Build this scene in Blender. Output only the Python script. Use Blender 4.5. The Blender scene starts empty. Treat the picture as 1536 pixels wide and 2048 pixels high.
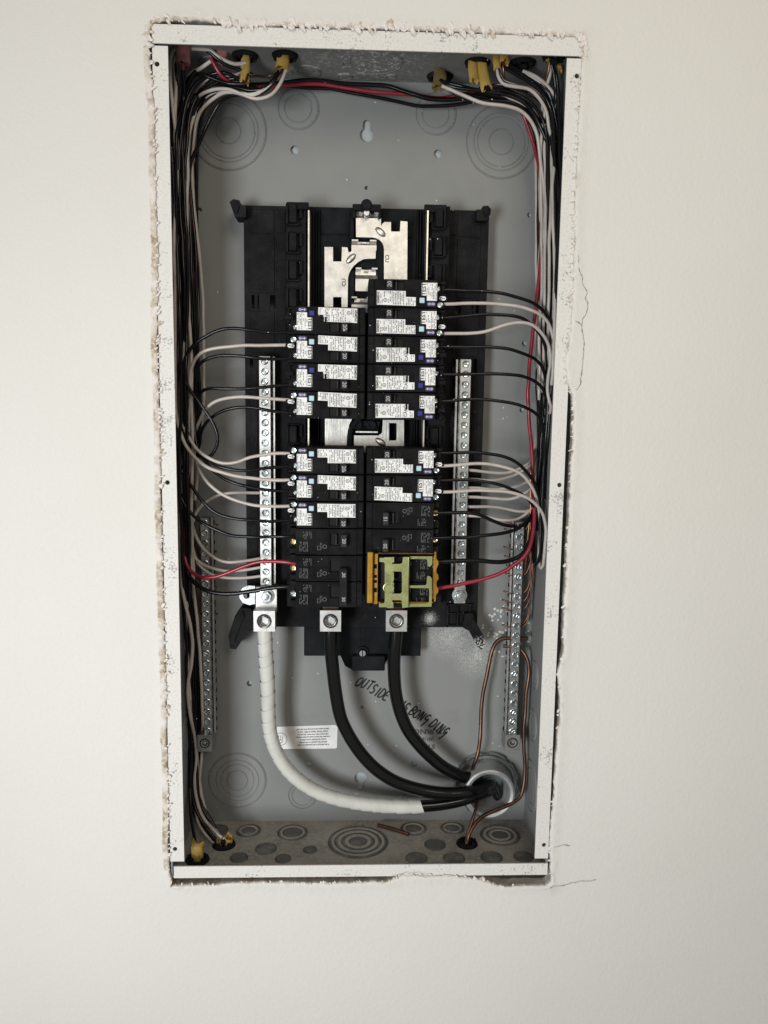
import bpy, bmesh, math, random
from mathutils import Vector, Matrix, Euler, noise
random.seed(7)
R = math.radians
scene = bpy.context.scene
col = scene.collection

# ------------------------------------------------------------------ camera
CAM = Vector((-0.01106, -0.72562, 0.06906))
CROT = Euler((math.pi/2-0.13114, -0.01344, -0.03768), 'XYZ')
FPX = 1618.0                                   # focal length in pixels of the 1536x2048 photograph
cam = bpy.data.cameras.new('camera')
camo = bpy.data.objects.new('camera', cam); col.objects.link(camo)
camo.location = CAM; camo.rotation_euler = CROT
cam.sensor_fit = 'VERTICAL'; cam.sensor_height = 24.0; cam.sensor_width = 18.0
cam.lens = FPX/2048*24.0; cam.clip_start = .02; cam.clip_end = 50
scene.camera = camo
scene.render.resolution_x = 768; scene.render.resolution_y = 1024

# ------------------------------------------------------------------ light of the room
world = bpy.data.worlds.new('World'); scene.world = world; world.use_nodes = True
bg = world.node_tree.nodes['Background']
bg.inputs[0].default_value = (1.0, .965, .90, 1); bg.inputs[1].default_value = .265
def area(name, loc, target, sx, sy, power, colr):
    l = bpy.data.lights.new(name, 'AREA'); l.shape = 'RECTANGLE'; l.size = sx; l.size_y = sy
    l.energy = power; l.color = colr
    o = bpy.data.objects.new(name, l); col.objects.link(o); o.location = loc
    o.rotation_euler = (Vector(target)-Vector(loc)).to_track_quat('-Z', 'Y').to_euler()
    return o
area('window_light', (-.80, -1.62, -.25), (-.12, 0, -.16), .40, .6, 5.2, (.955, .985, 1.0)).data.spread = R(80)
area('ceiling_light', (.50, -1.75, 1.0), (.20, 0, .40), .8, .8, 1.7, (1.0, .90, .75)).data.spread = R(62)
scene.view_settings.view_transform = 'Standard'; scene.view_settings.look = 'None'
scene.view_settings.exposure = 0.08; scene.view_settings.gamma = 1

# ------------------------------------------------------------------ pixel -> place (depth given by the plane touched)
CM = CROT.to_matrix()
def ray(px, py): return CM @ Vector(((px-768)/FPX, (1024-py)/FPX, -1))
def at(px, py, y):
    d = ray(px, py); return CAM + d*((y-CAM.y)/d.y)
def atz(px, py, z):
    d = ray(px, py); return CAM + d*((z-CAM.z)/d.z)
def atx(px, py, x):
    d = ray(px, py); return CAM + d*((x-CAM.x)/d.x)

W, H, D = .362, .7609, .1028                    # box width, height, depth
w2, h2 = W/2, H/2

# ------------------------------------------------------------------ materials
def mat(name, colr, rough=.5, metal=0, spec=.5):
    m = bpy.data.materials.new(name); m.use_nodes = True
    b = m.node_tree.nodes['Principled BSDF']
    b.inputs['Base Color'].default_value = (*colr, 1); b.inputs['Roughness'].default_value = rough
    b.inputs['Metallic'].default_value = metal; b.inputs['Specular IOR Level'].default_value = spec
    return m
def nodes(m): return m.node_tree, m.node_tree.nodes['Principled BSDF']
def nd(nt, t, **kw):
    n = nt.nodes.new(t)
    for k, v in kw.items(): setattr(n, k, v)
    return n
def pos(nt): return nd(nt, 'ShaderNodeNewGeometry').outputs['Position']
def tex_noise(nt, scale, detail=3, rough=.55, vec=None):
    n = nd(nt, 'ShaderNodeTexNoise'); n.inputs['Scale'].default_value = scale
    n.inputs['Detail'].default_value = detail; n.inputs['Roughness'].default_value = rough
    nt.links.new(vec or pos(nt), n.inputs['Vector']); return n.outputs['Fac']
def ramp(nt, fac, a, b):
    n = nd(nt, 'ShaderNodeMapRange'); n.inputs[1].default_value = a; n.inputs[2].default_value = b
    n.clamp = True; nt.links.new(fac, n.inputs[0]); return n.outputs[0]
def math_(nt, op, a, b):
    n = nd(nt, 'ShaderNodeMath', operation=op)
    for i, v in enumerate((a, b)):
        if hasattr(v, 'links'): nt.links.new(v, n.inputs[i])
        else: n.inputs[i].default_value = v
    return n.outputs[0]
def mix(nt, fac, a, b):
    n = nd(nt, 'ShaderNodeMix', data_type='RGBA')
    for i, v in ((0, fac), (6, a), (7, b)):
        if hasattr(v, 'links'): nt.links.new(v, n.inputs[i])
        elif isinstance(v, tuple): n.inputs[i].default_value = (*v, 1)
        else: n.inputs[i].default_value = v
    return n.outputs[2]
def specks(nt, scale, size, density):
    """small round paint droplets: 1 inside a droplet"""
    v = nd(nt, 'ShaderNodeTexVoronoi'); v.inputs['Scale'].default_value = scale
    nt.links.new(pos(nt), v.inputs['Vector'])
    s = nd(nt, 'ShaderNodeSeparateColor'); nt.links.new(v.outputs['Color'], s.inputs[0])
    keep = math_(nt, 'LESS_THAN', s.outputs[0], density)
    rad = math_(nt, 'MULTIPLY', s.outputs[1], size)
    ins = math_(nt, 'LESS_THAN', v.outputs['Distance'], rad)
    return math_(nt, 'MULTIPLY', keep, ins)
def near(nt, p, r0, r1):
    """1 close to point p, falling to 0 at r1"""
    d = nd(nt, 'ShaderNodeVectorMath', operation='DISTANCE'); d.inputs[1].default_value = p
    nt.links.new(pos(nt), d.inputs[0]); return ramp(nt, d.outputs['Value'], r1, r0)
def bump(m, h, strength, dist):
    nt, b = nodes(m); n = nd(nt, 'ShaderNodeBump'); n.inputs['Strength'].default_value = strength
    n.inputs['Distance'].default_value = dist; nt.links.new(h, n.inputs['Height']); nt.links.new(n.outputs[0], b.inputs['Normal'])
def setcol(m, c): nt, b = nodes(m); nt.links.new(c, b.inputs['Base Color'])
def setrough(m, r): nt, b = nodes(m); nt.links.new(r, b.inputs['Roughness'])
PAINT = (.66, .645, .605)

M = {}
# wall paint: fine roller texture
m = M['wall'] = mat('wall_paint', PAINT, .65, 0, .3); nt, b = nodes(m)
a = nd(nt, 'ShaderNodeAttribute', attribute_name='torn')
stain = ramp(nt, tex_noise(nt, 5, 4), .35, .75)
c = mix(nt, stain, (.685, .668, .632), (.665, .645, .605))
tornc = mix(nt, ramp(nt, tex_noise(nt, 200, 4, .7), .46, .66), (.60, .54, .47), (.36, .27, .17))
tornc = mix(nt, ramp(nt, tex_noise(nt, 60, 3, .6), .42, .6), (.70, .66, .63), tornc)
sx_ = nd(nt, 'ShaderNodeSeparateXYZ'); nt.links.new(pos(nt), sx_.inputs[0])
brown = mix(nt, ramp(nt, tex_noise(nt, 170, 4, .75), .42, .56), (.63, .58, .51), (.34, .255, .16))
tornc = mix(nt, math_(nt, 'MULTIPLY', ramp(nt, sx_.outputs[0], -.14, -.155), ramp(nt, tex_noise(nt, 22, 3), .46, .58)), tornc, brown)
fac = ramp(nt, math_(nt, 'ADD', a.outputs['Fac'], math_(nt, 'MULTIPLY', tex_noise(nt, 300, 3), .5)), .75, .95)
setcol(m, mix(nt, fac, c, tornc))
hh = math_(nt, 'ADD', tex_noise(nt, 240, 3, .6), math_(nt, 'MULTIPLY', tex_noise(nt, 1100, 2), .45)); bump(m, hh, .5, .0010)
m = M['plaster'] = mat('broken_plaster', (.68, .62, .58), .9, 0, .1); nt, b = nodes(m)
setcol(m, mix(nt, ramp(nt, tex_noise(nt, 120, 3), .55, .68), (.74, .70, .67), (.50, .41, .31)))
M['crack'] = mat('crack_dark', (.22, .19, .16), .9, 0, .1)
M['cavity'] = mat('wall_cavity_wood', (.40, .44, .45), .8)
# grey box paint with overspray
def boxpaint(name, extra=None, dens=.05):
    m = mat(name, (.2, .21, .21), .38, 0, .45); nt, b = nodes(m)
    c = mix(nt, ramp(nt, tex_noise(nt, 9, 3), .3, .7), (.208, .214, .209), (.232, .237, .231))
    s = specks(nt, 260, .24, dens*.4)
    if extra: c, s = extra(nt, c, s)
    setcol(m, mix(nt, s, c, (.62, .61, .57)))
    setrough(m, ramp(nt, tex_noise(nt, 40, 3), -1.0, 1.5))
    bump(m, tex_noise(nt, 700, 2), .10, .0004); return m
def back_extra(nt, c, s):
    p1 = at(1015, 1262, D); p2 = at(905, 1262, D); p3 = at(955, 1310, D)
    s1 = math_(nt, 'MULTIPLY', specks(nt, 330, .5, .6), math_(nt, 'GREATER_THAN', near(nt, p1, .004, .036), .22))
    mist = math_(nt, 'MULTIPLY', math_(nt, 'MAXIMUM', near(nt, p2, .004, .036), near(nt, p3, .002, .03)), ramp(nt, tex_noise(nt, 900, 3, .7), .4, .62))
    return mix(nt, math_(nt, 'MULTIPLY', mist, .75), c, (.6, .6, .57)), math_(nt, 'MAXIMUM', s, s1)
M['box'] = boxpaint('box_grey_paint')
M['box_back'] = boxpaint('box_back_paint', back_extra)
def top_extra(nt, c, s):
    p1 = atz(745, 120, h2)
    k = math_(nt, 'MULTIPLY', near(nt, p1, .015, .075), ramp(nt, tex_noise(nt, 260, 4, .75),   .555, .575))
    return c, math_(nt, 'MAXIMUM', s, k)
M['box_top'] = boxpaint('box_top_paint', top_extra, .2)
m = M['dust'] = mat('box_floor_dusty', (.2, .18, .15), .85, 0, .2); nt, b = nodes(m)
c = mix(nt, ramp(nt, tex_noise(nt, 26, 4, .65), .38, .66), (.40, .375, .33), (.24, .232, .215))
c = mix(nt, ramp(nt, tex_noise(nt, 300, 3, .7), .45, .7), c, (.45, .42, .365)); setcol(m, c)
bump(m, tex_noise(nt, 500, 3), .3, .0006)
m = M['dust_ko'] = mat('knockout_wiped', (.15, .15, .145), .6, 0, .35); nt, b = nodes(m)
c = mix(nt, ramp(nt, tex_noise(nt, 60, 4, .65), .48, .68), (.125, .127, .124), (.25, .23, .195)); setcol(m, c)
# flange: grey steel with white wall paint sprayed on
m = M['flange'] = mat('flange_overpainted', PAINT, .6, 0, .35); nt, b = nodes(m)
n1 = tex_noise(nt, 30, 4, .7); n2 = tex_noise(nt, 480, 3, .75)
chips = ramp(nt, math_(nt, 'ADD', math_(nt, 'MULTIPLY', n1, .62), math_(nt, 'MULTIPLY', n2, .38)), .575, .60)
c = mix(nt, ramp(nt, n2, .48, .62), (.685, .668, .63), (.61, .60, .58))
setcol(m, mix(nt, chips, c, (.36, .36, .36)))
hh = math_(nt, 'ADD', tex_noise(nt, 300, 3, .6), math_(nt, 'MULTIPLY', tex_noise(nt, 1300, 2), .4)); bump(m, hh, .5, .0008)
# black plastics
def blackplastic(name, colr, rough, dens=.02, extra=None):
    m = mat(name, colr, rough, 0, .12); nt, b = nodes(m)
    hi = tuple(v*1.7+.002 for v in colr)
    c = mix(nt, ramp(nt, tex_noise(nt, 70, 4, .6), .42, .75), colr, hi)
    s = specks(nt, 300, .22, dens)
    if extra: s = math_(nt, 'MAXIMUM', s, extra(nt))
    setcol(m, mix(nt, s, c, (.62, .62, .6)))
    setrough(m, ramp(nt, tex_noise(nt, 50, 3), -rough, 1.4*rough+.2))
    bump(m, tex_noise(nt, 900, 2), .12, .0003); return m
def base_extra(nt):
    p = at(860, 1238, .08); q = at(963, 1292, .075)
    k = math_(nt, 'MULTIPLY', ramp(nt, math_(nt, 'ADD', math_(nt, 'MULTIPLY', near(nt, p, .0, .014), .33), tex_noise(nt, 1500, 2, .8)), .72, .80), 1.0)
    k2 = math_(nt, 'MULTIPLY', near(nt, q, .004, .013), ramp(nt, tex_noise(nt, 500, 3, .7), .5, .55))
    return math_(nt, 'MAXIMUM', k, k2)
M['base'] = blackplastic('base_black_plastic', (.0075, .0075, .0085), .5, .02, base_extra)
M['insul'] = blackplastic('insulator_black', (.006, .0075, .009), .5, .008)
M['case'] = blackplastic('breaker_black_case', (.007, .007, .0075), .40, .22)
M['case_dark'] = mat('breaker_slot_black', (.004, .004, .004), .6, 0, .2)
M['handle'] = blackplastic('breaker_handle', (.03, .03, .032), .5, .03)
M['handle_blk'] = blackplastic('breaker_handle_black', (.015, .015, .016), .45, .03)
m = M['label'] = mat('label_paper', (.66, .66, .65), .5); nt, b = nodes(m)
setcol(m, mix(nt, ramp(nt, tex_noise(nt, 60, 3), .45, .75), (.78, .78, .77), (.64, .635, .62)))
M['ink'] = mat('print_black', (.012, .012, .012), .6)
M['ink_grey'] = mat('print_grey', (.055, .055, .055), .6)
M['white_print'] = mat('print_white', (.30, .30, .30), .6); M['fine_white'] = mat('fine_print_grey', (.15, .15, .15), .6)
M['violet'] = mat('badge_violet', (.07, .055, .17), .45)
M['btn_light'] = mat('test_button_pale_blue', (.44, .62, .70), .4)
M['btn_dark'] = mat('test_button_blue', (.022, .022, .20), .35)
# metals
def metal(name, colr, rough, streak=0, metalv=1):
    m = mat(name, colr, rough, metalv); nt, b = nodes(m)
    n = tex_noise(nt, 90, 4, .65)
    setcol(m, mix(nt, ramp(nt, n, .35, .75), colr, tuple(v*.62 for v in colr)))
    if streak:
        mp = nd(nt, 'ShaderNodeMapping'); mp.inputs['Scale'].default_value = (1, 1, .04); nt.links.new(pos(nt), mp.inputs[0])
        bump(m, tex_noise(nt, 1500, 2, .5, mp.outputs[0]), streak, .0003)
    else: bump(m, tex_noise(nt, 400, 3), .12, .0004)
    return m
M['bus'] = metal('tinned_copper_bus', (.64, .625, .59), .42, .35)
M['alu'] = metal('aluminium', (.52, .515, .50), .42)
M['zinc'] = metal('zinc_plate', (.56, .60, .60), .30)
M['zinc_dark'] = metal('zinc_screw', (.62, .70, .71), .26)
M['steel'] = metal('galvanised_steel', (.50, .51, .52), .33)
M['pipe'] = metal('conduit_steel', (.42, .43, .43), .55, 0, .55)
M['brass'] = metal('screw_brass', (.80, .62, .27), .28)
M['gold'] = metal('chromate_gold', (.56, .31, .055), .36)
M['olive'] = metal('chromate_olive', (.40, .42, .19), .40)
M['copper'] = metal('bare_copper', (.185, .10, .07), .42)
M['copper_bright'] = metal('bright_copper', (.36, .18, .10), .34)
M['rail'] = metal('plug_rail', (.75, .72, .62), .42)
# insulation
def insul(name, colr, rough, spec=.5, grime=None):
    m = mat(name, colr, rough, 0, spec); nt, b = nodes(m)
    g = grime or tuple(v*.75 for v in colr)
    c = mix(nt, ramp(nt, tex_noise(nt, 55, 3), .45, .75), colr, g)
    if name == 'wire_black': c = mix(nt, specks(nt, 300, .25, .04), c, (.6, .6, .58))
    setcol(m, c); bump(m, tex_noise(nt, 180, 2), .06, .0008); return m
M['wblack'] = insul('wire_black', (.006, .006, .007), .22, .26)
M['wwhite'] = insul('wire_white', (.50, .45, .41), .36, .5, (.40, .35, .31))
M['wred'] = insul('wire_red', (.27, .018, .035), .30)
M['cable'] = insul('service_cable_black', (.0030, .0030, .0035), .16, .45)
M['tape'] = insul('white_tape', (.62, .62, .58), .38, .5, (.55, .54, .50))
M['yellow'] = insul('jacket_yellow', (.74, .53, .15), .45, .4, (.58, .40, .10))
M['yellow_old'] = insul('jacket_yellow_dirty', (.42, .30, .11), .6, .3, (.24, .17, .08))
M['pink'] = insul('jacket_pink', (.72, .36, .36), .5, .4)
M['clampb'] = blackplastic('connector_black', (.008, .008, .009), .3, .04)
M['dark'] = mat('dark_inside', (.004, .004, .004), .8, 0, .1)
M['marker'] = mat('marker_ink', (.008, .008, .009), .4)
M['emboss'] = M['box_back']

# ------------------------------------------------------------------ mesh helpers
def finish(me, m, sharp=32):
    for p in me.polygons: p.use_smooth = True
    me.set_sharp_from_angle(angle=R(sharp))
    if m is not None: me.materials.append(M[m] if isinstance(m, str) else m)
LOCAL = set()          # things whose parts are modelled in the thing's own coordinates
def link(name, me, parent=None, loc=None, rot=None):
    o = bpy.data.objects.new(name, me); col.objects.link(o)
    if parent is not None:
        o.parent = parent
        if parent.type == 'EMPTY' and parent.name not in LOCAL: o.matrix_parent_inverse = Matrix.Translation(-parent.location)
    if loc is not None: o.location = loc
    if rot is not None: o.rotation_euler = rot
    return o
class MB:
    def __init__(s): s.bm = bmesh.new()
    def box(s, x0, x1, y0, y1, z0, z1, bev=0):
        r = bmesh.ops.create_cube(s.bm, size=1)
        vs = r['verts']
        for v in vs: v.co = Vector(((x0+x1)/2+v.co.x*(x1-x0), (y0+y1)/2+v.co.y*(y1-y0), (z0+z1)/2+v.co.z*(z1-z0)))
        if bev:
            es = list({e for v in vs for e in v.link_edges})
            bmesh.ops.bevel(s.bm, geom=es, offset=min(bev, .45*min(abs(x1-x0), abs(y1-y0), abs(z1-z0))), segments=1, affect='EDGES', profile=.5)
        return s
    def lathe(s, prof, c=(0, 0, 0), n=24, axis='Y'):
        """prof: (radius, along) pairs; revolved round the axis"""
        rings = []
        for r, a in prof:
            if r < 1e-7: rings.append([s.bm.verts.new(s._ax(0, 0, a, c, axis))]); continue
            rings.append([s.bm.verts.new(s._ax(r*math.cos(2*math.pi*k/n), r*math.sin(2*math.pi*k/n), a, c, axis)) for k in range(n)])
        for A, B in zip(rings, rings[1:]):
            for k in range(n):
                a0 = A[k % len(A)]; a1 = A[(k+1) % len(A)]; b0 = B[k % len(B)]; b1 = B[(k+1) % len(B)]
                q = [v for i, v in enumerate((a0, a1, b1, b0)) if v not in (a0, a1, b1, b0)[:i]]
                if len(q) > 2:
                    try: s.bm.faces.new(q)
                    except ValueError: pass
        return s
    def _ax(s, u, v, a, c, axis):
        c = Vector(c)
        if axis == 'Y': return c+Vector((u, a, v))
        if axis == 'Z': return c+Vector((u, v, a))
        return c+Vector((a, u, v))
    def tube(s, pts, r, n=10, cap=True, radii=None, flat=1.0):
        pts = [Vector(p) for p in pts]
        N = len(pts); t = [(pts[min(i+1, N-1)]-pts[max(i-1, 0)]).normalized() for i in range(N)]
        up = Vector((0, 1, 0))
        if abs(t[0].dot(up)) > .95: up = Vector((1, 0, 0))
        nrm = (up-t[0]*up.dot(t[0])).normalized()
        rings = []
        for i in range(N):
            if i: nrm = (nrm-t[i]*nrm.dot(t[i])).normalized()
            bn = t[i].cross(nrm); rr = radii[i] if radii else r
            rings.append([s.bm.verts.new(pts[i]+(nrm*math.cos(2*math.pi*k/n)*flat+bn*math.sin(2*math.pi*k/n))*rr) for k in range(n)])
        for A, B in zip(rings, rings[1:]):
            for k in range(n): s.bm.faces.new((A[k], A[(k+1) % n], B[(k+1) % n], B[k]))
        if cap:
            s.bm.faces.new(rings[0][::-1]); s.bm.faces.new(rings[-1])
        return s
    def prism(s, loop, y0, y1):
        """loop of (x, z) extruded in y (no holes)"""
        A = [s.bm.verts.new((x, y0, z)) for x, z in loop]; B = [s.bm.verts.new((x, y1, z)) for x, z in loop]
        n = len(A)
        s.bm.faces.new(A); s.bm.faces.new(B[::-1])
        for k in range(n): s.bm.faces.new((A[k], B[k], B[(k+1) % n], A[(k+1) % n]))
        return s
    def add(s, me): s.bm.from_mesh(me); return s
    def mesh(s, m, sharp=32):
        bmesh.ops.recalc_face_normals(s.bm, faces=s.bm.faces[:])
        me = bpy.data.meshes.new('mesh'); s.bm.to_mesh(me); s.bm.free(); finish(me, m, sharp); return me
    def build(s, name, m, parent=None, loc=None, rot=None, sharp=32):
        me = s.mesh(m, sharp); me.name = name; return link(name, me, parent, loc, rot)

def plate_mesh(loops, y0, y1, m, cyc=True):
    """flat plate in the xz plane from outlines; inner outlines become holes"""
    cu = bpy.data.curves.new('c', 'CURVE'); cu.dimensions = '2D'; cu.fill_mode = 'BOTH'; cu.extrude = abs(y1-y0)/2
    for lp in loops:
        sp = cu.splines.new('POLY'); sp.points.add(len(lp)-1); sp.use_cyclic_u = True
        for p, (x, z) in zip(sp.points, lp): p.co = (x, z, 0, 1)
    o = bpy.data.objects.new('c', cu); me = bpy.data.meshes.new_from_object(o)
    bpy.data.objects.remove(o); bpy.data.curves.remove(cu)
    yc = (y0+y1)/2
    for v in me.vertices: v.co = (v.co.x, yc-v.co.z, v.co.y)
    me.materials.clear(); bm = bmesh.new(); bm.from_mesh(me); bmesh.ops.remove_doubles(bm, verts=bm.verts[:], dist=1e-6)
    bmesh.ops.recalc_face_normals(bm, faces=bm.faces[:]); bm.to_mesh(me); bm.free()
    for p in me.polygons: p.use_smooth = False
    if m: me.materials.append(M[m])
    return me
def plate(name, loops, y0, y1, m, parent=None): return link(name, plate_mesh(loops, y0, y1, m), parent)
def rect(x0, z0, x1, z1): return [(x0, z0), (x1, z0), (x1, z1), (x0, z1)]
def circle(x, z, r, n=28): return [(x+r*math.cos(2*math.pi*k/n), z+r*math.sin(2*math.pi*k/n)) for k in range(n)]
def pxl(pts, y): return [((p := at(a, b, y)).x, p.z) for a, b in pts]
def tri_up(me):  # turn text drawn in xy to xz facing the viewer
    for v in me.vertices: v.co = (v.co.x, 0, v.co.y)
_tc = {}
def text_mesh(s, size, m, rot=0, y=0, align='CENTER', sx=1.0, bold=.03):
    key = (s, size, m, rot, y, align, sx)
    if key in _tc: return _tc[key]
    cu = bpy.data.curves.new('t', 'FONT'); cu.body = s; cu.size = size; cu.align_x = align; cu.align_y = 'CENTER'; cu.resolution_u = 2; cu.offset = bold*size
    o = bpy.data.objects.new('t', cu); me = bpy.data.meshes.new_from_object(o)
    bpy.data.objects.remove(o); bpy.data.curves.remove(cu)
    c, si = math.cos(rot), math.sin(rot)
    for v in me.vertices:
        a, b_ = v.co.x*sx, v.co.y; v.co = (a*c-b_*si, y, a*si+b_*c)
    bm = bmesh.new(); bm.from_mesh(me); bmesh.ops.recalc_face_normals(bm, faces=bm.faces[:]); bm.to_mesh(me); bm.free()
    me.materials.clear(); me.materials.append(M[m]); _tc[key] = me; return me
def joined_text(items, m):
    """items: (mesh, (dx,dz)) -> one mesh"""
    bm = bmesh.new()
    for me, (dx, dz) in items:
        n0 = len(bm.verts); bm.from_mesh(me); bm.verts.ensure_lookup_table()
        for v in bm.verts[n0:]: v.co += Vector((dx, 0, dz))
    me = bpy.data.meshes.new('lettering'); bm.to_mesh(me); bm.free(); me.materials.clear(); me.materials.append(M[m]); return me
def spline(P, step=.004):
    """Catmull-Rom through points, resampled"""
    P = [Vector(p) for p in P]; out = []
    if len(P) == 2: return P
    Q = [P[0]*2-P[1]]+P+[P[-1]*2-P[-2]]
    for i in range(1, len(Q)-2):
        p0, p1, p2, p3 = Q[i-1:i+3]
        n = max(2, int((p2-p1).length/step))
        def tj(a, b_, t): return t+max((b_-a).length, 1e-6)**.5
        t0 = 0; t1 = tj(p0, p1, t0); t2 = tj(p1, p2, t1); t3 = tj(p2, p3, t2)
        for k in range(n):
            t = t1+(t2-t1)*k/n
            A1 = p0*((t1-t)/(t1-t0))+p1*((t-t0)/(t1-t0)); A2 = p1*((t2-t)/(t2-t1))+p2*((t-t1)/(t2-t1)); A3 = p2*((t3-t)/(t3-t2))+p3*((t-t2)/(t3-t2))
            B1 = A1*((t2-t)/(t2-t0))+A2*((t-t0)/(t2-t0)); B2 = A2*((t3-t)/(t3-t1))+A3*((t-t1)/(t3-t1))
            out.append(B1*((t2-t)/(t2-t1))+B2*((t-t1)/(t2-t1)))
    out.append(P[-1]); return out
def tag(o, label, cat, group=None):
    o['label'] = label; o['category'] = cat
    if group: o['group'] = group
    return o
def thing(name, label, cat, loc=(0, 0, 0), rot=(0, 0, 0), group=None):
    o = bpy.data.objects.new(name, None); col.objects.link(o); o.location = loc; o.rotation_euler = rot; o.empty_display_size = .01
    return tag(o, label, cat, group)

# ================================================================== THE SETTING: wall with a rough cut-out
OUT = [(300,60),(308,46),(330,43),(400,41),(450,46),(480,55),(560,52),(650,55),(740,58),(850,61),(950,66),(1050,70),(1120,73),(1158,74),(1166,90),
 (1160,150),(1157,200),(1153,300),(1149,400),(1146,480),(1147,530),(1146,548),(1144,600),(1141,655),(1134,690),(1130,720),(1131,750),(1137,775),(1142,786),(1146,820),(1143,900),(1138,1000),(1131,1150),(1126,1250),(1126,1308),(1120,1325),(1115,1342),(1119,1400),(1114,1480),(1108,1560),(1102,1640),(1099,1680),(1100,1720),(1101,1760),
 (1092,1772),(1040,1770),(1005,1772),(965,1759),(900,1750),(800,1751),(770,1764),(750,1762),(680,1766),(600,1765),(500,1763),(420,1769),(380,1768),(344,1771),
 (340,1740),(337,1700),(338,1600),(335,1500),(334,1400),(331,1300),(328,1200),(325,1100),(323,1000),(322,900),(319,800),(316,700),(316,600),(317,500),(314,400),(312,300),(309,200),(300,120)]
pts = [at(a, b_, -.0015) for a, b_ in OUT]
per = sum((pts[i]-pts[i-1]).length for i in range(len(pts)))
NW = 1500
cum = [0]
for i in range(len(pts)): cum.append(cum[-1]+(pts[(i+1) % len(pts)]-pts[i]).length)
edge = []; j = 0
for k in range(NW):
    s_ = cum[-1]*k/NW
    while cum[j+1] < s_: j += 1
    f = (s_-cum[j])/(cum[j+1]-cum[j]); edge.append(pts[j].lerp(pts[(j+1) % len(pts)], f))
nrm = []
for k in range(NW):
    t = edge[(k+28) % NW]-edge[k-28]; n = Vector((-t.z, 0, t.x)).normalized()
    nrm.append(n)
smooth = [sum((edge[(k+j) % NW] for j in range(-24, 25)), Vector())/49 for k in range(NW)]
cen = sum(edge, Vector())/NW
if sum((e-cen).dot(n) for e, n in zip(edge, nrm)) < 0: nrm = [-n for n in nrm]
bm = bmesh.new(); torn = bm.verts.layers.float.new('torn'); loops = []
prof = [(.0016, .0135, 1.0), (.0010, .004, 1.0), (.0002, .0006, 1.0), (.0006, -.0012, .95), (.0018, -.0019, .75), (.0038, -.0019, .45), (.007, -.0013, .2), (.014, -.0010, 0), (.030, -.0008, 0)]
for off, y, tn in prof:
    L = []
    for i, (e, n) in enumerate(zip(edge, nrm)):
        p = e.lerp(smooth[i], min(1, max(0, (off-.004)/.012)))
        q = p*330
        jag = noise.noise(q*.45)*.0011+noise.noise(q*1.3)*.0007+max(0, noise.noise(q*.12))*.0010
        k = max(0, 1-off/.012)
        wid = 1.0 if e.z > .36 else .75
        ridge = (abs(noise.noise(Vector((q.x*.5, off*900, q.z*.5))))*.0016*wid) if .0003 < off < .006 else 0
        o_ = off + jag*k
        v = bm.verts.new((p.x+n.x*o_, y-ridge, p.z+n.z*o_)); v[torn] = min(1, tn*(1.0 if e.z > .36 else .72 if e.x > 0 or e.z < -.37 else 2.1)); L.append(v)
    loops.append(L)
X0, X1, Z0, Z1 = -1.2, 1.2, -1.1, 1.15
L = []
for e in edge:
    d = (e-cen); d.y = 0
    k = min(((X1 if d.x > 0 else X0)-cen.x)/d.x if abs(d.x) > 1e-6 else 9e9, ((Z1 if d.z > 0 else Z0)-cen.z)/d.z if abs(d.z) > 1e-6 else 9e9)
    L.append(bm.verts.new((cen.x+d.x*k, -.0008, cen.z+d.z*k)))
loops.append(L)
for A, B in zip(loops, loops[1:]):
    for k in range(NW): bm.faces.new((A[k], A[(k+1) % NW], B[(k+1) % NW], B[k]))
bmesh.ops.recalc_face_normals(bm, faces=bm.faces[:])
me = bpy.data.meshes.new('wall'); bm.to_mesh(me); bm.free(); finish(me, 'wall', 50)
if me.polygons[len(me.polygons)-1].normal.y > 0: me.flip_normals()
wall = link('wall', me); wall['kind'] = 'structure'
# loose crumbs of plaster clinging to the cut edge
mb = MB()
for k in range(1100):
    i = random.randrange(NW); e, n = edge[i], nrm[i]
    if e.x > .15 and e.z < .02 and random.random() < .55: continue
    top = e.z > .36
    if not top and random.random() < .5: continue
    r = random.uniform(.0006, .0019)*(1.35 if top else .8)
    c = e+n*random.uniform(-.0010, .0048 if top else .0018); c.y = -.0012-random.random()*.0008
    t = Vector((-n.z, 0, n.x)); sl = (n*.8+t*random.uniform(.2, 1.0)).normalized(); cr = Vector((-sl.z, 0, sl.x))
    res = bmesh.ops.create_icosphere(mb.bm, subdivisions=2, radius=1)
    la, lb, lc_ = random.uniform(.9, 2.0), random.uniform(.5, .95), random.uniform(.35, .8); sd = Vector((k*7.1, k*3.3, 0))
    for v in res['verts']:
        g = 1+.75*noise.noise(v.co*1.1+sd)+.35*noise.noise(v.co*2.7+sd)
        v.co = c+(sl*v.co.x*la+cr*v.co.z*lb+Vector((0, v.co.y*lc_, 0)))*r*g
o = mb.build('plaster_crumbs', 'plaster', wall, sharp=25); o['kind'] = 'stuff'
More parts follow.
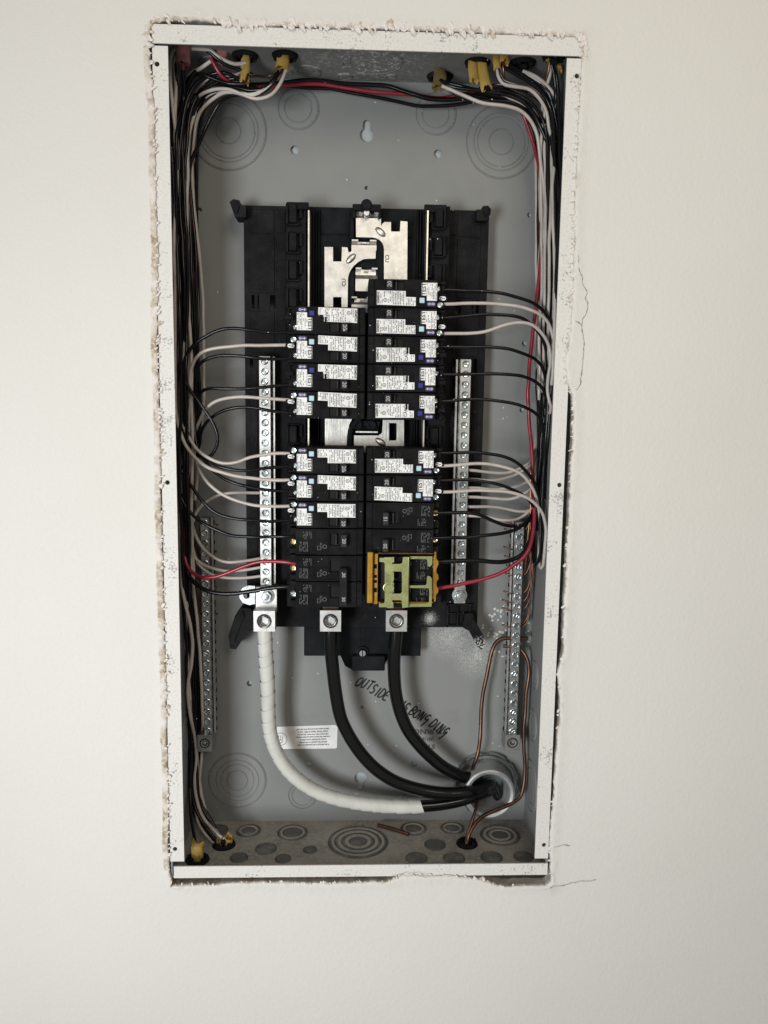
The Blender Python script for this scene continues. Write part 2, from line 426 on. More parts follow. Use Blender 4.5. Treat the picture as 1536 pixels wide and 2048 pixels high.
# hairline cracks in the wall paint
CR = [[(1157,500),(1158,530),(1164,552),(1167,572),(1175,585),(1172,597),(1176,610),(1172,630),(1165,640),(1164,655),(1167,680),(1166,720),(1163,750),(1160,770),(1152,780)],
      [(1150,642),(1158,646),(1164,651)], [(1100,1698),(1120,1692),(1140,1690)], [(1098,1776),(1130,1770),(1155,1764),(1175,1762),(1192,1760)],
      [(868,1752),(830,1746),(800,1749),(785,1753)]]
for cpts in CR:
    P = spline([at(a, b_, -.0021) for a, b_ in cpts], .0012); mb = MB(); A = []; 
    for i, p in enumerate(P):
        t = (P[min(i+1, len(P)-1)]-P[max(0, i-1)]).normalized(); n = Vector((-t.z, 0, t.x))
        wd = .00014+.00045*max(0, noise.noise(p*420)); jt = n*(noise.noise(p*260)*.0012)
        A.append((mb.bm.verts.new(p+jt-n*wd), mb.bm.verts.new(p+jt+n*wd)))
    for (a0, a1), (b0, b1) in zip(A, A[1:]): mb.bm.faces.new((a0, a1, b1, b0))
    mb.build('crack', 'crack', wall)
mb = MB(); mb.box(-.5, .5, D+.005, D+.017, -.6, .6); o = mb.build('sheathing_board', 'cavity'); o['kind'] = 'structure'

# ================================================================== THE STEEL BOX
box = thing('electrical_panel_box', 'grey steel electrical panel box recessed in the white wall, paint overspray on its rim', 'panel box', (0, 0, -h2))
T = .0016
# holes in the back
def keyhole(px, py, up=1):
    p = at(px, py, D); r1, r2 = .0066, .0036; L = []
    for k in range(21):
        ang = R(125+290*k/20) if up > 0 else R(-55+290*k/20)
        L.append((p.x+r1*math.cos(ang), p.z-.002*up+r1*math.sin(ang)))
    for k in range(11):
        ang = R(0+180*k/10) if up > 0 else R(180+180*k/10)
        L.append((p.x+r2*math.cos(ang), p.z+.0085*up+r2*math.sin(ang)))
    return L
HUB = at(970, 1563, D)
back_holes = [keyhole(733, 266, 1), keyhole(721, 1560, -1)]
for a, b_, r in [(589,300,.0042),(876,308,.0042),(733,376,.0019),(399,420,.0023),(1059,430,.0023),(1049,687,.0027),(1044,820,.0025),(499,1367,.003),(618,1528,.0036),(828,1528,.0036),(724,1415,.0016)]:
    p = at(a, b_, D); back_holes.append(circle(p.x, p.z, r, 20))
back_holes.append(circle(HUB.x, HUB.z, .0280, 40))
plate('back_panel', [rect(-w2+T, -h2+T, w2-T, h2-T)]+back_holes, D, D+T, 'box_back', box)
MB().box(-w2, w2, .0015, D+T, h2-T, h2, 0).build('top_wall', 'box_top', box)
bot = MB().box(-w2, w2, .0015, D+T, -h2, -h2+T, 0).build('bottom_wall', 'dust', box)
MB().box(-w2, -w2+T, .0015, D+T, -h2+T, h2-T, 0).build('side_wall', 'box', box)
MB().box(w2-T, w2, .0015, D+T, -h2+T, h2-T, 0).build('side_wall', 'box', box)
fl = .0130
def flange(x0, x1, z0, z1, holes=()):
    plate('flange', [rect(x0, z0, x1, z1)]+[circle((p := at(a, b_, 0)).x, p.z, .0021, 16) for a, b_ in holes], 0, .0015, 'flange', box)
flange(-w2, w2, h2-fl-.002, h2)
flange(-w2+.003, w2, -h2, -h2+fl-.0012)
flange(-w2, -w2+fl, -h2+fl+.004, h2-fl-.004, [(314,128),(335,965),(350,1698)])
flange(w2-fl, w2, -h2+fl+.004, h2-fl-.004, [(1154,152),(1119,970),(1088,1690)])
# knockouts: stepped discs pressed in the sheet
def knockout(c, radii, axis, sign, m, parent, groove=.0007, lift=.0008):
    prof = [(radii[0]+.0012, 0), (radii[0]+.0006, -lift*1.1*sign)]
    for i, r in enumerate(radii):
        prof += [(r+groove, -lift*sign), (r+groove*.35, -.00003*sign), (r-groove*.35, -.00003*sign), (r-groove, -lift*sign)]
    prof.append((0, -lift*sign))
    mb = MB().lathe(prof, c, 56, axis)
    if axis == 'Y':
        for r in radii:
            for k in range(2 if r > .012 else 1):
                a = random.uniform(0, 6.28); mb.lathe([(.0013, -lift*.8), (.0009, -lift*1.5), (0, -lift*1.8)], (c[0]+r*math.cos(a), c[1], c[2]+r*math.sin(a)), 8)
    o = mb.build('knockout', m, parent, sharp=20)
    if m == 'dust_ko' and parent is not box:
        o.parent = box; o.matrix_parent_inverse = Matrix.Translation(-box.location)
        for ra, rb in zip(radii, radii[1:]):
            if ra-rb > .003:
                MB().lathe([(ra-(ra-rb)*.42, -lift*1.05*sign), (ra-(ra-rb)*.45, -lift*1.5*sign), (rb+.0008, -lift*1.5*sign), (rb+.0006, -lift*1.05*sign)], c, 44, axis).build('dust_ring', 'dust', o)
for a, b_, rr in [(457,262,(36,29,25.5,12)),(597,217,(19,13)),(872,228,(19,13)),(1003,284,(34,27,23.5,12)),(475,1560,(30,23,18,11)),(605,1590,(14.5,11)),(832,1602,(15,11))]:
    p = at(a, b_, D); knockout((p.x, D, p.z), [r/1000 for r in rr], 'Y', 1, 'box_back', box)
for a, b_, rr in [(745,122,(27,20)),(612,142,(13,8)),(690,152,(6,)),(783,152,(4,)),(430,125,(14,9))]:
    p = atz(a, b_, h2-T); knockout((p.x, p.y, h2-T), [r/1000 for r in rr], 'Z', 1, 'box_top', box)
for a, b_, rr in [(716,1684,(30,24,17,9)),(585,1666,(15,10)),(497,1662,(12,7)),(432,1662,(12,)),(827,1658,(13,8)),(905,1657,(12,7)),(1000,1671,(20,14,8)),
                  (870,1690,(10,)),(833,1717,(10,)),(908,1717,(10,)),(983,1715,(10,)),(1047,1714,(9,)),(532,1698,(10,)),(566,1718,(7,)),(620,1700,(6,)),(478,1716,(8,))]:
    p = atz(a, b_, -h2+T)
    if p.y < D-.004: knockout((p.x, p.y, -h2+T), [min(r/1000, D-.002-p.y, p.y-.003) if i == 0 else r/1000 for i, r in enumerate(rr)], 'Z', -1, 'dust_ko', bot, .0009)
for a, b_, rr in [(1070,1350,(14,9)),(1066,1450,(16,11)),(1062,1570,(26,18)),(1100,330,(16,10))]:
    p = atx(a, b_, w2-T); knockout((w2-T, p.y, p.z), [r/1000 for r in rr], 'X', 1, 'box', box)
for a, b_, rr in [(372,1470,(18,11)),(338,400,(14,9))]:
    p = atx(a, b_, -w2+T)
    if .02 < p.y < D-.02: knockout((-w2+T, p.y, p.z), [r/1000 for r in rr], 'X', -1, 'box', box)
# paper sticker, upside down
def local_text(lines, size, m, px, py, y, rot, name, parent, lead=1.25, align='CENTER', sx=1.0):
    p = at(px, py, y); items = []
    for i, s in enumerate(lines):
        k = ((len(lines)-1)/2-i)*size*lead
        items.append((text_mesh(s, size, m, rot, 0, align, sx), (p.x-math.sin(rot)*k, p.z+math.cos(rot)*k)))
    me = joined_text(items, m); o = link(name, me, parent); 
    for v in me.vertices: v.co.y = y
    return o
stk = plate('sticker', [pxl([(548,1454),(670,1450),(675,1454),(674,1495),(670,1497),(560,1498),(548,1490)], D-.0003)], D-.0003, D-.0001, 'label', box)
local_text(['If this device is to be mounted on a solid', 'wall and the neutral is to be bonded,', 'torque the bonding screw prior to', 'mounting the box to ensure proper contact', 'with the lug tang. See wiring diagram for', 'proper torque. Spacer kit SBK1 may be', 'used to space the unit away from the wall.'], .0026, 'ink_grey', 626, 1474, D-.0004, math.pi+.03, 'lettering', stk, 1.12, 'CENTER', .78)
mb = MB(); p = at(561, 1478, D)
for r0 in (.0072,): mb.lathe([(r0, D-.00045), (r0-.0005, D-.00045)], (p.x, 0, p.z), 30)
mb.lathe([(.0022, D-.00045), (.0016, D-.00045)], (p.x, 0, p.z-.0025), 16)
for dx in (-.002, .0, .002): mb.box(p.x+dx-.0002, p.x+dx+.0002, D-.00045, D-.00035, p.z-.001, p.z+.004)
mb.build('diagram', 'ink_grey', stk)
# factory stamps, upside down
local_text(['STURNO'], .0076, 'ink_grey', 860, 1463, D-.0003, math.pi, 'stamp', box, sx=1.25)
local_text(['JAN 16 2'], .0056, 'ink_grey', 853, 1478, D-.0003, math.pi, 'stamp', box, sx=.72)
local_text(['ST'], .0068, 'ink_grey', 862, 1493, D-.0003, math.pi, 'stamp', box, sx=1.25)
local_text(['BOX  30'], .0095, 'box_back', 605, 1433, D-.00025, math.pi, 'embossed_mark', box, sx=.8)
local_text(['LINE'], .009, 'box_back', 904, 1427, D-.00025, 0, 'embossed_mark', box, sx=.8)
local_text(['LINE'], .009, 'box_back', 908, 1442, D-.00025, math.pi, 'embossed_mark', box, sx=.8)
# marker handwriting: strokes on a 1x1 cell
ST = {'O': [[(.5,1),(.15,.8),(.05,.4),(.3,.02),(.7,.1),(.9,.5),(.75,.9),(.5,1)]], 'U': [[(.1,1),(.1,.3),(.35,0),(.7,.1),(.85,1)]], 'T': [[(0,.95),(1,1)],[(.5,.97),(.45,0)]],
 'S': [[(.85,.85),(.5,1),(.2,.8),(.3,.55),(.7,.45),(.75,.15),(.45,0),(.1,.1)]], 'I': [[(.5,1),(.45,0)]], 'D': [[(.15,1),(.1,0),(.6,.1),(.9,.5),(.65,.9),(.1,1)]],
 'E': [[(.85,1),(.15,.97),(.1,0),(.8,.02)],[(.12,.5),(.65,.52)]], 'B': [[(.15,1),(.1,0),(.7,.1),(.8,.35),(.2,.5),(.75,.7),(.6,1),(.1,.98)]], 'N': [[(.1,0),(.15,1),(.75,.05),(.85,1)]],
 'G': [[(.85,.9),(.45,1),(.1,.6),(.3,.35),(.8,.55),(.75,.2),(.5,-.45)]], 'A': [[(0,0),(.45,1),(.85,0)],[(.15,.4),(.75,.4)]]}
def handwrite(word, pxs, size, tilt, parent):
    mb = MB()
    for ch, (a, b_) in zip(word, pxs):
        p = at(a, b_, D-.0004)
        for stroke in ST[ch]:
            P = [Vector((p.x+size*((u-.5)*.50*math.cos(tilt)-(v-.5)*math.sin(tilt)+(v-.5)*.22), D-.0004, p.z+size*((u-.5)*.50*math.sin(tilt)+(v-.5)*math.cos(tilt)))) for u, v in stroke]
            P = spline(P, .0008); A = []
            for i, q in enumerate(P):
                t = (P[min(i+1, len(P)-1)]-P[max(0, i-1)]).normalized(); n = Vector((-t.z, 0, t.x))*((.00082+.00018*noise.noise(q*500)))
                A.append((mb.bm.verts.new(q-n), mb.bm.verts.new(q+n)))
            for (a0, a1), (b0, b1) in zip(A, A[1:]): mb.bm.faces.new((a0, a1, b1, b0))
    mb.build('handwriting', 'marker', parent)
handwrite('OUTSIDE', [(719,1364),(730,1367),(741,1371),(748,1378),(756,1384),(765,1387),(775,1392)], .0102, R(-26), box)
handwrite('IS', [(806,1410),(813,1415)], .0100, R(-28), box)
handwrite('BONG', [(827,1422),(834,1428),(844,1433),(854,1438)], .0098, R(-30), box)
handwrite('DING', [(868,1447),(874,1452),(882,1458),(891,1464)], .0098, R(-32), box)

# ================================================================== THE PLASTIC INTERIOR WITH ITS BUS BARS
YB = .082                                       # front of the black base sheet
inter = thing('panel_interior', 'black plastic panel interior carrying the bus bars, bolted to the back of the grey box', 'panel interior', at(730, 1255, D))
def wbox(a0, b0, a1, b1, yf):
    A, B, C_, E_ = at(a0, b0, yf), at(a1, b0, yf), at(a0, b1, yf), at(a1, b1, yf)
    return (A.x+C_.x)/2, (B.x+E_.x)/2, (C_.z+E_.z)/2, (A.z+B.z)/2
def pbox(mb, a0, b0, a1, b1, yf, yb, bev=.0004):
    x0, x1, z0, z1 = wbox(a0, b0, a1, b1, yf); mb.box(x0, x1, yf, yb, z0, z1, bev); return mb
def prect(a0, b0, a1, b1, y): x0, x1, z0, z1 = wbox(a0, b0, a1, b1, y); return rect(x0, z0, x1, z1)
slots = [prect(503,590,509,617,YB), prect(515,590,518,617,YB), prect(540,590,551,618,YB), prect(909,600,922,627,YB), prect(943,600,946,627,YB), prect(952,600,958,627,YB)]
slots += [prect(500,712,506,735,YB), prect(545,714,552,736,YB), prect(905,718,918,744,YB), prect(948,718,953,744,YB)]
plate('base_plate', [prect(491,416,966,1254,YB)]+slots, YB, YB+.004, 'base', inter)
mb = MB(); x0, x1, z0, z1 = wbox(491,416,966,1254,YB)
mb.box(x0, x0+.002, YB+.0003, D-.001, z0, z1); mb.box(x1-.002, x1, YB+.0003, D-.001, z0, z1); mb.box(x0, x1, YB+.0042, D-.001, z1-.002, z1-.0002); mb.box(x0, x1, YB+.0042, D-.001, z0+.0002, z0+.002)
mb.build('skirt', 'base', inter)
for q in [(499,419,548,466),(499,469,549,586),(552,419,571,466),(553,469,572,700),(501,622,549,706),(501,740,515,1040),(501,1048,515,1180),
          (893,426,914,470),(916,424,962,474),(893,474,912,700),(914,478,960,596),(914,632,958,712),(944,750,954,900),(942,908,952,1100),(897,750,905,1150)]:
    pbox(MB(), *q, YB-.0009, YB+.001, .0003).build('panel_field', 'base', inter)
# ears and feet that hook on the box
def spx(name, pts, yf, yb, m, parent): return MB().prism(pxl(pts, yf), yf, yb).build(name, m, parent)
ear = spx('ear', [(459,404),(466,398),(478,400),(484,410),(492,413),(492,434),(470,434)], .070, .094, 'base', inter)
MB().prism(pxl([(463,408),(471,404),(478,412),(474,426),(467,422)], .068), .068, .0705).build('pad', 'base', ear)
ear = spx('ear', [(953,419),(962,419),(966,412),(976,411),(982,418),(981,428),(974,441),(953,441)], .070, .094, 'base', inter)
MB().prism(pxl([(967,420),(975,415),(979,424),(972,434)], .068), .068, .0705).build('pad', 'base', ear)
foot = spx('foot', [(497,1217),(512,1226),(512,1258),(497,1262),(478,1290),(472,1299),(460,1297),(457,1270),(470,1232),(482,1216)], .074, .096, 'base', inter)
MB().prism(pxl([(460,1270),(471,1234),(486,1222),(488,1234),(474,1266),(468,1286),(461,1290)], .072), .072, .0745).build('rib', 'base', foot)
foot = spx('foot', [(930,1227),(945,1226),(955,1250),(970,1278),(971,1288),(963,1300),(955,1294),(938,1262),(925,1255)], .074, .096, 'base', inter)
MB().prism(pxl([(946,1236),(969,1274),(970,1284),(963,1282),(942,1250)], .072), .072, .0745).build('rib', 'base', foot)
mb = MB()
for q in [(893,1208,945,1212),(893,1208,897,1254),(914,1213,917,1252),(938,1212,942,1254),(893,1250,940,1254),(897,1226,940,1229)]: pbox(mb, *q, YB-.004, YB+.001, .0003)
mb.build('rib_grid', 'base', inter)
# hook rails on both sides
mb = MB(); pbox(mb, 573,406,612,1213, .066, YB+.001); pbox(mb, 573,404,617,418, .060, .0655); mb.build('hook_rail', 'base', inter)
mb = MB(); pbox(mb, 853,412,891,1213, .066, YB+.001); pbox(mb, 849,409,893,424, .060, .0655); mb.build('hook_rail', 'base', inter)
def hook_me(sg):
    mb = MB(); q = .001
    mb.box(-3.5*q, 3.5*q, -.009, 0, -8*q, 8*q, .0006)
    mb.box(sg*5.5*q-1.2*q, sg*5.5*q+1.2*q, -.007, 0, -9*q, 9*q, .0004); mb.box(-6*q, 6*q, -.0025, 0, 8.2*q, 10*q, .0003); mb.box(-6*q, 6*q, -.005, 0, -10*q, -8.2*q, .0003)
    mb.box(-sg*7*q-1.5*q, -sg*7*q+1.5*q, -.003, 0, -3*q, 9*q, .0003)
    return mb.mesh('base')
hl, hr = hook_me(-1), hook_me(1)
zh = at(585, 431, .066).z
for k in range(9):
    z = zh-.0254*k
    if k in (4, 5, 6, 7): continue
    link('hook', hl, inter, (at(587, 520, .066).x, .0658, z if k < 8 else at(585, 868, .066).z), None)
    link('hook', hr, inter, (at(875, 520, .066).x, .0658, (z if k < 8 else at(875, 870, .066).z)-.001), None)
for a, b_ in [(600,518),(601,573),(865,528),(865,582)]:
    p = at(a, b_, .066); MB().lathe([(.0026, -.0006), (.0026, .0002), (.0018, .0002), (.0018, -.0006), (.0026, -.0006)], (p.x, .066, p.z), 18).build('boss', 'insul', inter)
# thin bright plug-on rails
for a in (617, 848): pbox(MB(), a-2, 420, a+2, 1205, .058, YB, .0003).build('plug_rail', 'rail', inter)
for a in (626, 632, 637, 829, 834, 840): pbox(MB(), a-1, 418, a+1, 1205, .077, YB+.001, .0002).build('rib', 'insul', inter)
for q in [(641,419,700,468),(640,471,705,1200),(764,422,826,474),(764,478,826,1200)]: pbox(MB(), *q, YB-.0012, YB+.001, .0003).build('panel_field', 'insul', inter)
# centre spine that insulates the stabs
mb = MB(); pbox(mb, 709,420,758,1205, .074, YB, .0004); pbox(mb, 700,432,708,478, .070, YB, .0004); pbox(mb, 752,478,768,560, .070, YB); pbox(mb, 698,540,709,612, .070, YB)
mb.build('spine', 'insul', inter)
tower = MB(); pbox(tower, 707,408,762,421, .060, YB, .0006); pbox(tower, 705,408,711,436, .062, YB, .0005); pbox(tower, 757,412,762,436, .062, YB, .0005)
p = at(733, 413, .060); tower.lathe([(.0052, .0), (.0052, -.003), (.0042, -.0042), (0, -.0048)], (p.x, .0605, p.z+.001), 20)
tower = tower.build('tower', 'base', inter)
p = at(733, 426, .060); MB().lathe([(.0034, .006), (.0034, 0), (.0026, -.0008), (0, -.0008)], (p.x, .060, p.z), 16).build('screw', 'zinc', tower)
# bus bars
YBUS = .0665
def arc_px(p0, c, p1, n=8):   # quadratic curve
    return [((1-t)**2*p0[0]+2*t*(1-t)*c[0]+t*t*p1[0], (1-t)**2*p0[1]+2*t*(1-t)*c[1]+t*t*p1[1]) for t in [k/n for k in range(n+1)]]
busR = [(712,450),(764,451),(764,448),(769,444),(782,444),(782,463),(800,463),(801,442),(815,443),(814,606),(768,606),(768,500)]+arc_px((768,497),(766,478),(746,475))+[(712,474)]
busL = [(649,494),(666,494),(666,523),(683,523),(684,494),(695,495),(697,505),(701,504),(704,500),(752,499),(751,517)]+arc_px((728,518),(700,530),(696,556))+[(695,630),(683,630),(683,594),(666,594),(666,630),(649,630)]
bR = plate('bus_bar', [pxl(busR, YBUS)], YBUS, YBUS+.003, 'bus', inter); bL = plate('bus_bar', [pxl(busL, YBUS)], YBUS, YBUS+.003, 'bus', inter)
def stab(a0, a1, b0, b1, parent):      # folded blade that the breakers plug on: a step back and two raised lips
    mb = MB(); x0, x1, z0, z1 = wbox(a0, b0, a1, b1, YBUS); n = 8
    prof = [(YBUS+.0003, z0), (YBUS+.0003, z0+(z1-z0)*.55), (YBUS+.004, z0+(z1-z0)*.75), (YBUS+.0045, z1)]
    A = [(mb.bm.verts.new((x0, y, z)), mb.bm.verts.new((x1, y, z))) for y, z in prof]; B = [(mb.bm.verts.new((x0, y+.0016, z)), mb.bm.verts.new((x1, y+.0016, z))) for y, z in prof]
    for P, s_ in ((A, 1), (B, -1)):
        for (p0, p1), (q0, q1) in zip(P, P[1:]): mb.bm.faces.new((p0, p1, q1, q0)[::s_])
    w = x1-x0
    mb.box(x0, x0+w*.27, YBUS-.0005, YBUS+.0062, z1-.0003, z1+.0013, .0002); mb.box(x1-w*.27, x1, YBUS-.0005, YBUS+.0062, z1-.0003, z1+.0013, .0002); mb.box(x0+w*.4, x0+w*.6, YBUS+.0012, YBUS+.0062, z1-.0022, z1-.0006, .0002)
    mb.build('stab', 'bus', parent)
stab(712,762,424,451, bR); stab(703,753,482,500, bL); stab(711,755,538,582, bR); stab(703,745,596,625, bL)
for a, b_, rz, par in [(761,464,-40,bR),(702,517,45,bL),(761,884,-35,bR)]:
    p = at(a, b_, YBUS); mb = MB(); res = bmesh.ops.create_uvsphere(mb.bm, u_segments=16, v_segments=8, radius=1)
    for v in res['verts']:
        u = v.co.x*.0061; t = v.co.z*.0031; c_, s_ = math.cos(R(rz)), math.sin(R(rz)); v.co = Vector((p.x+u*c_-t*s_, YBUS+v.co.y*.0022, p.z+u*s_+t*c_))
    mb.build('emboss', 'bus', par)
p = at(688, 562, 0); 
for a, b_, rt, par in [(774,517,math.pi*1.5,bR),(688,565,math.pi/2,bL)]:
    o = local_text(['CU'], .0052, 'ink_grey', a, b_, YBUS-.0002, rt, 'stamp', par)
# the open space between the breakers
pl = plate('bus_bar', [pxl([(650,836),(705,836),(698,850),(695,870),(695,900),(650,900)], YBUS)], YBUS, YBUS+.003, 'bus', inter)
pr = plate('bus_bar', [pxl([(708,871),(757,871),(764,866),(766,840),(808,840),(808,905),(708,905)], YBUS), pxl([(778,846),(792,846),(793,848),(793,879),(791,881),(778,881)], YBUS)], YBUS, YBUS+.003, 'bus', inter)
mb = MB(); pbox(mb, 711,862,756,866, .0615, .0668, .0003); mb.build('stab', 'bus', pr)
mb = MB(); mb.tube(spline([at(a, b_, .064) for a, b_ in [(720,838),(708,848),(701,862),(699,880),(699,900)]], .002), .0026, 8); pbox(mb, 716,842,760,852, .066, YB)
for a in (715, 743): p = at(a, 850, .062); mb.lathe([(.0042, .003), (.0042, 0), (.0028, 0), (.0028, .002), (0, .002)], (p.x, .062, p.z), 18)
mb.build('insulator', 'insul', inter)
# lower plate with the fixing screw
lp = MB(); pbox(lp, 608,1226,842,1312, .083, .088, .0006)
for q in [(612,1230,722,1252),(728,1230,838,1252),(612,1256,722,1307),(728,1256,838,1307)]: pbox(lp, *q, .0825, .084, .0003)
lp.prism(pxl([(678,1305),(782,1305),(768,1332),(752,1341),(706,1341),(690,1332)], .083), .0835, .089)
lp = lp.build('lower_plate', 'insul', inter)
mb = MB(); pbox(mb, 704,1312,770,1342, .076, .0835, .001); mb.build('latch', 'insul', lp)
p = at(725, 1305, .080); mb = MB().lathe([(.0062, .083), (.0062, .080), (.0045, .0795), (.0045, .0815), (0, .0815)], (p.x, 0, p.z), 24); mb.build('boss', 'insul', lp)
mb = MB().lathe([(.0040, .0815), (.0040, .078), (.0032, .0765), (0, .0765)], (p.x, 0, p.z), 20); mb.build('screw', 'zinc', lp)
MB().box(p.x-.0004, p.x+.0004, .0760, .0770, p.z-.0036, p.z+.0036).build('slot', 'dark', lp)

# ---- lugs
def lug(parent, a0, b0, a1, b1, yf, yb, m='alu', hexr=.0046):
    x0, x1, z0, z1 = wbox(a0, b0, a1, b1, yf); cx, cz = (x0+x1)/2, (z0+z1)/2; rr = min(x1-x0, z1-z0)*.36
    mb = MB(); mb.add(plate_mesh([rect(x0, z0, x1, z1), circle(cx, cz, rr, 36)], yf, yf+.004, None)); mb.box(x0, x1, yf+.004, yb, z0, z1, .0)
    L = mb.build('lug_body', m, parent)
    hx = [(cx+hexr*math.cos(R(60*k+30)), cz+hexr*math.sin(R(60*k+30))) for k in range(6)]
    s = MB(); s.lathe([(rr*.98, yf+.0039), (rr*.97, yf+.0012), (rr*.88, yf+.0006), (rr*.84, yf+.0022), (rr*.80, yf+.0006), (rr*.74, yf-.0004), (hexr*1.12, yf-.0003)], (cx, 0, cz), 36)
    A = [s.bm.verts.new((x, yf-.0002, z)) for x, z in hx]; B = [s.bm.verts.new((x*.9+cx*.1, yf+.0095, z*.9+cz*.1)) for x, z in hx]
    for k in range(6): s.bm.faces.new((A[k], A[(k+1) % 6], B[(k+1) % 6], B[k]))
    s.bm.faces.new(B)
    sc = s.build('set_screw', m, L, sharp=25)
    return L
for a0, a1 in ((640, 682), (772, 814)):
    L = lug(inter, a0, 1221, a1, 1263, .044, .066)
    x0, x1, z0, z1 = wbox(a0+5, 1205, a1-5, 1222, .052); MB().box(x0, x1, .052, .056, z0, z1+.01, .0003).build('strap', 'copper', L)

# ================================================================== NEUTRAL BARS AND GROUND BARS
def screw_me(r, m):
    mb = MB(); mb.lathe([(r*1.12, .0004), (r*1.12, -.0001), (r, -.0003), (r, -.0007), (r*.86, -.0013), (r*.55, -.0011), (r*.52, -.0004), (0, -.0004)], (0, 0, 0), 16)
    mb.box(-r*.95, -r*.5, -.0015, -.0006, -r*.16, r*.16); mb.box(r*.5, r*.95, -.0015, -.0006, -r*.16, r*.16); mb.box(-r*.5, r*.5, -.0012, -.0003, -r*.15, r*.15)
    return mb.mesh(m, 28)
scr = screw_me(.0031, 'zinc_dark'); scr_g = screw_me(.0033, 'zinc_dark')
def bar(name, label, cat, px_top, px_bot, wpx, n, yf, yb, me, skirt, group):
    (a, b_), (c_, d_) = px_top, px_bot
    P, Q = at(a, b_, yf), at(c_, d_, yf); x = (P.x+Q.x)/2; wd = wpx/FPX*(yf-CAM.y)
    t = thing(name, label, cat, (x, yf, Q.z), group=group)
    mb = MB(); pitch = (P.z-Q.z)/n
    mb.box(x-wd/2, x+wd/2, yf, yb, Q.z, P.z, .0004)
    for k in range(n): mb.box(x-wd/2-.0003, x+wd/2+.0003, yf+.003, yb-.001, P.z-pitch*(k+.95), P.z-pitch*(k+.30), .0002)
    xs = x+skirt*(wd/2+.0024); mb.box(xs-.0012, xs+.0012, yf+.006, yb, Q.z, P.z, .0003)
    mb.build('bar', 'alu', t)
    for k in range(n):
        z = P.z-pitch*(k+.5)
        o = link('screw', me, t, (x+random.uniform(-.0002, .0002), yf-.0001, z), (0, random.uniform(0, 3.1), 0))
        xh = x+skirt*(wd/2+.0031); 
    mb = MB()
    for k in range(n):
        z = P.z-pitch*(k+.5); mb.box(xs+skirt*.0012, xs+skirt*.0016, yf+.0065, yb-.002, z-.0018, z+.0018)
    mb.build('wire_hole', 'dark', t)
    return t, x, P.z, Q.z
nl, nlx, nlt, nlb = bar('neutral_bar', 'long silver neutral bar of screws ending at the white-taped cable lug', 'neutral bar', (527,712), (534,1172), 23, 23, .064, .078, scr, 1, 'neutral bars on the black interior')
nr, nrx, nrt, nrb = bar('neutral_bar', 'long silver neutral bar of screws beside the brass bracket, ending in a hex bolt', 'neutral bar', (932,718), (920,1174), 22, 23, .064, .078, scr, -1, 'neutral bars on the black interior')
def hexbolt(t, a, b_, y, r=.0066):
    p = at(a, b_, y); mb = MB(); mb.lathe([(r*1.12, y), (r*1.12, y-.0012), (r*.8, y-.0014)], (p.x, 0, p.z), 30)
    hx = [(p.x+r*.78*math.cos(R(60*k+12)), p.z+r*.78*math.sin(R(60*k+12))) for k in range(6)]; mb.prism(hx, y-.0052, y-.0012)
    mb.lathe([(r*.42, y-.005), (r*.42, y-.0068), (0, y-.0072)], (p.x, 0, p.z), 18); mb.build('hex_bolt', 'zinc', t)
x0, x1, z0, z1 = wbox(511,1174,554,1224,.058); MB().box(x0, x1, .058, .063, z0, z1, .0004).build('tang', 'alu', nl)
hexbolt(nl, 533, 1192, .058, .0068)
lug(nl, 507,1222,550,1263,.044,.066)
plate('mounting_ear', [pxl([(510,1172),(510,1208),(499,1210),(486,1206),(479,1196),(479,1184),(486,1175),(497,1171)], .07), circle(at(493,1191,.07).x, at(493,1191,.07).z, .0034, 20)], .07, .072, 'zinc', nl)
x0, x1, z0, z1 = wbox(908,1172,931,1207,.066); MB().box(x0, x1, .066, .070, z0, z1, .0004).build('tang', 'alu', nr)
hexbolt(nr, 919, 1190, .066, .0068)
def groundbar(label, top, bot, wpx, n, skirt, lugq):
    t, x, a, b_ = bar('ground_bar', label, 'ground bar', top, bot, wpx, n, .079, .092, scr_g, skirt, 'ground bars on the back panel')
    lug(t, *lugq, .074, .094, 'alu', .0024)
    mb = MB()
    for z in (a-.01, (a+b_)/2, b_+.01): mb.box(x-.003, x+.003, .0922, D-.0002, z-.004, z+.004, .0003)
    mb.build('standoff', 'steel', t); return x, a, b_
grx, gra, grb = groundbar('aluminium ground bar holding bare copper wires near the steel conduit', (1040,1044), (1026,1472), 17, 22, -1, (1010,1470,1040,1501))
glx, gla, glb = groundbar('aluminium ground bar half hidden behind the bundle of white and black wires', (411,1036), (413,1472), 17, 22, 1, (395,1470,424,1503))

# ================================================================== CIRCUIT BREAKERS
YF = .0244                                      # plane of the breaker faces
q = .001
UP = math.pi/2                                  # print runs upwards
def boxes(lst, m, bev=.0004, sharp=32):
    mb = MB()
    for b_ in lst: mb.box(b_[0]*q, b_[1]*q, b_[2]*q, b_[3]*q, b_[4]*q, b_[5]*q, (b_[6]*q if len(b_) > 6 else bev))
    return mb.mesh(m, sharp)
def mm(loop): return [(a*q, b_*q) for a, b_ in loop]
def dashes(m, y, cols, seed, th=.55):
    """columns of fine print too small to read: broken strokes"""
    rnd = random.Random(seed); mb = MB()
    for u, v0, v1 in cols:
        v = v0
        while v < v1:
            ln = min(rnd.uniform(.5, 2.4), v1-v)
            if ln > .3 and rnd.random() < .72:
                A = [mb.bm.verts.new((a*q, y*q, b_*q)) for a, b_ in ((u, v), (u+th, v), (u+th, v+ln), (u, v+ln))]; mb.bm.faces.new(A)
            v += ln+rnd.uniform(.25, .6)
    return mb.mesh(m)
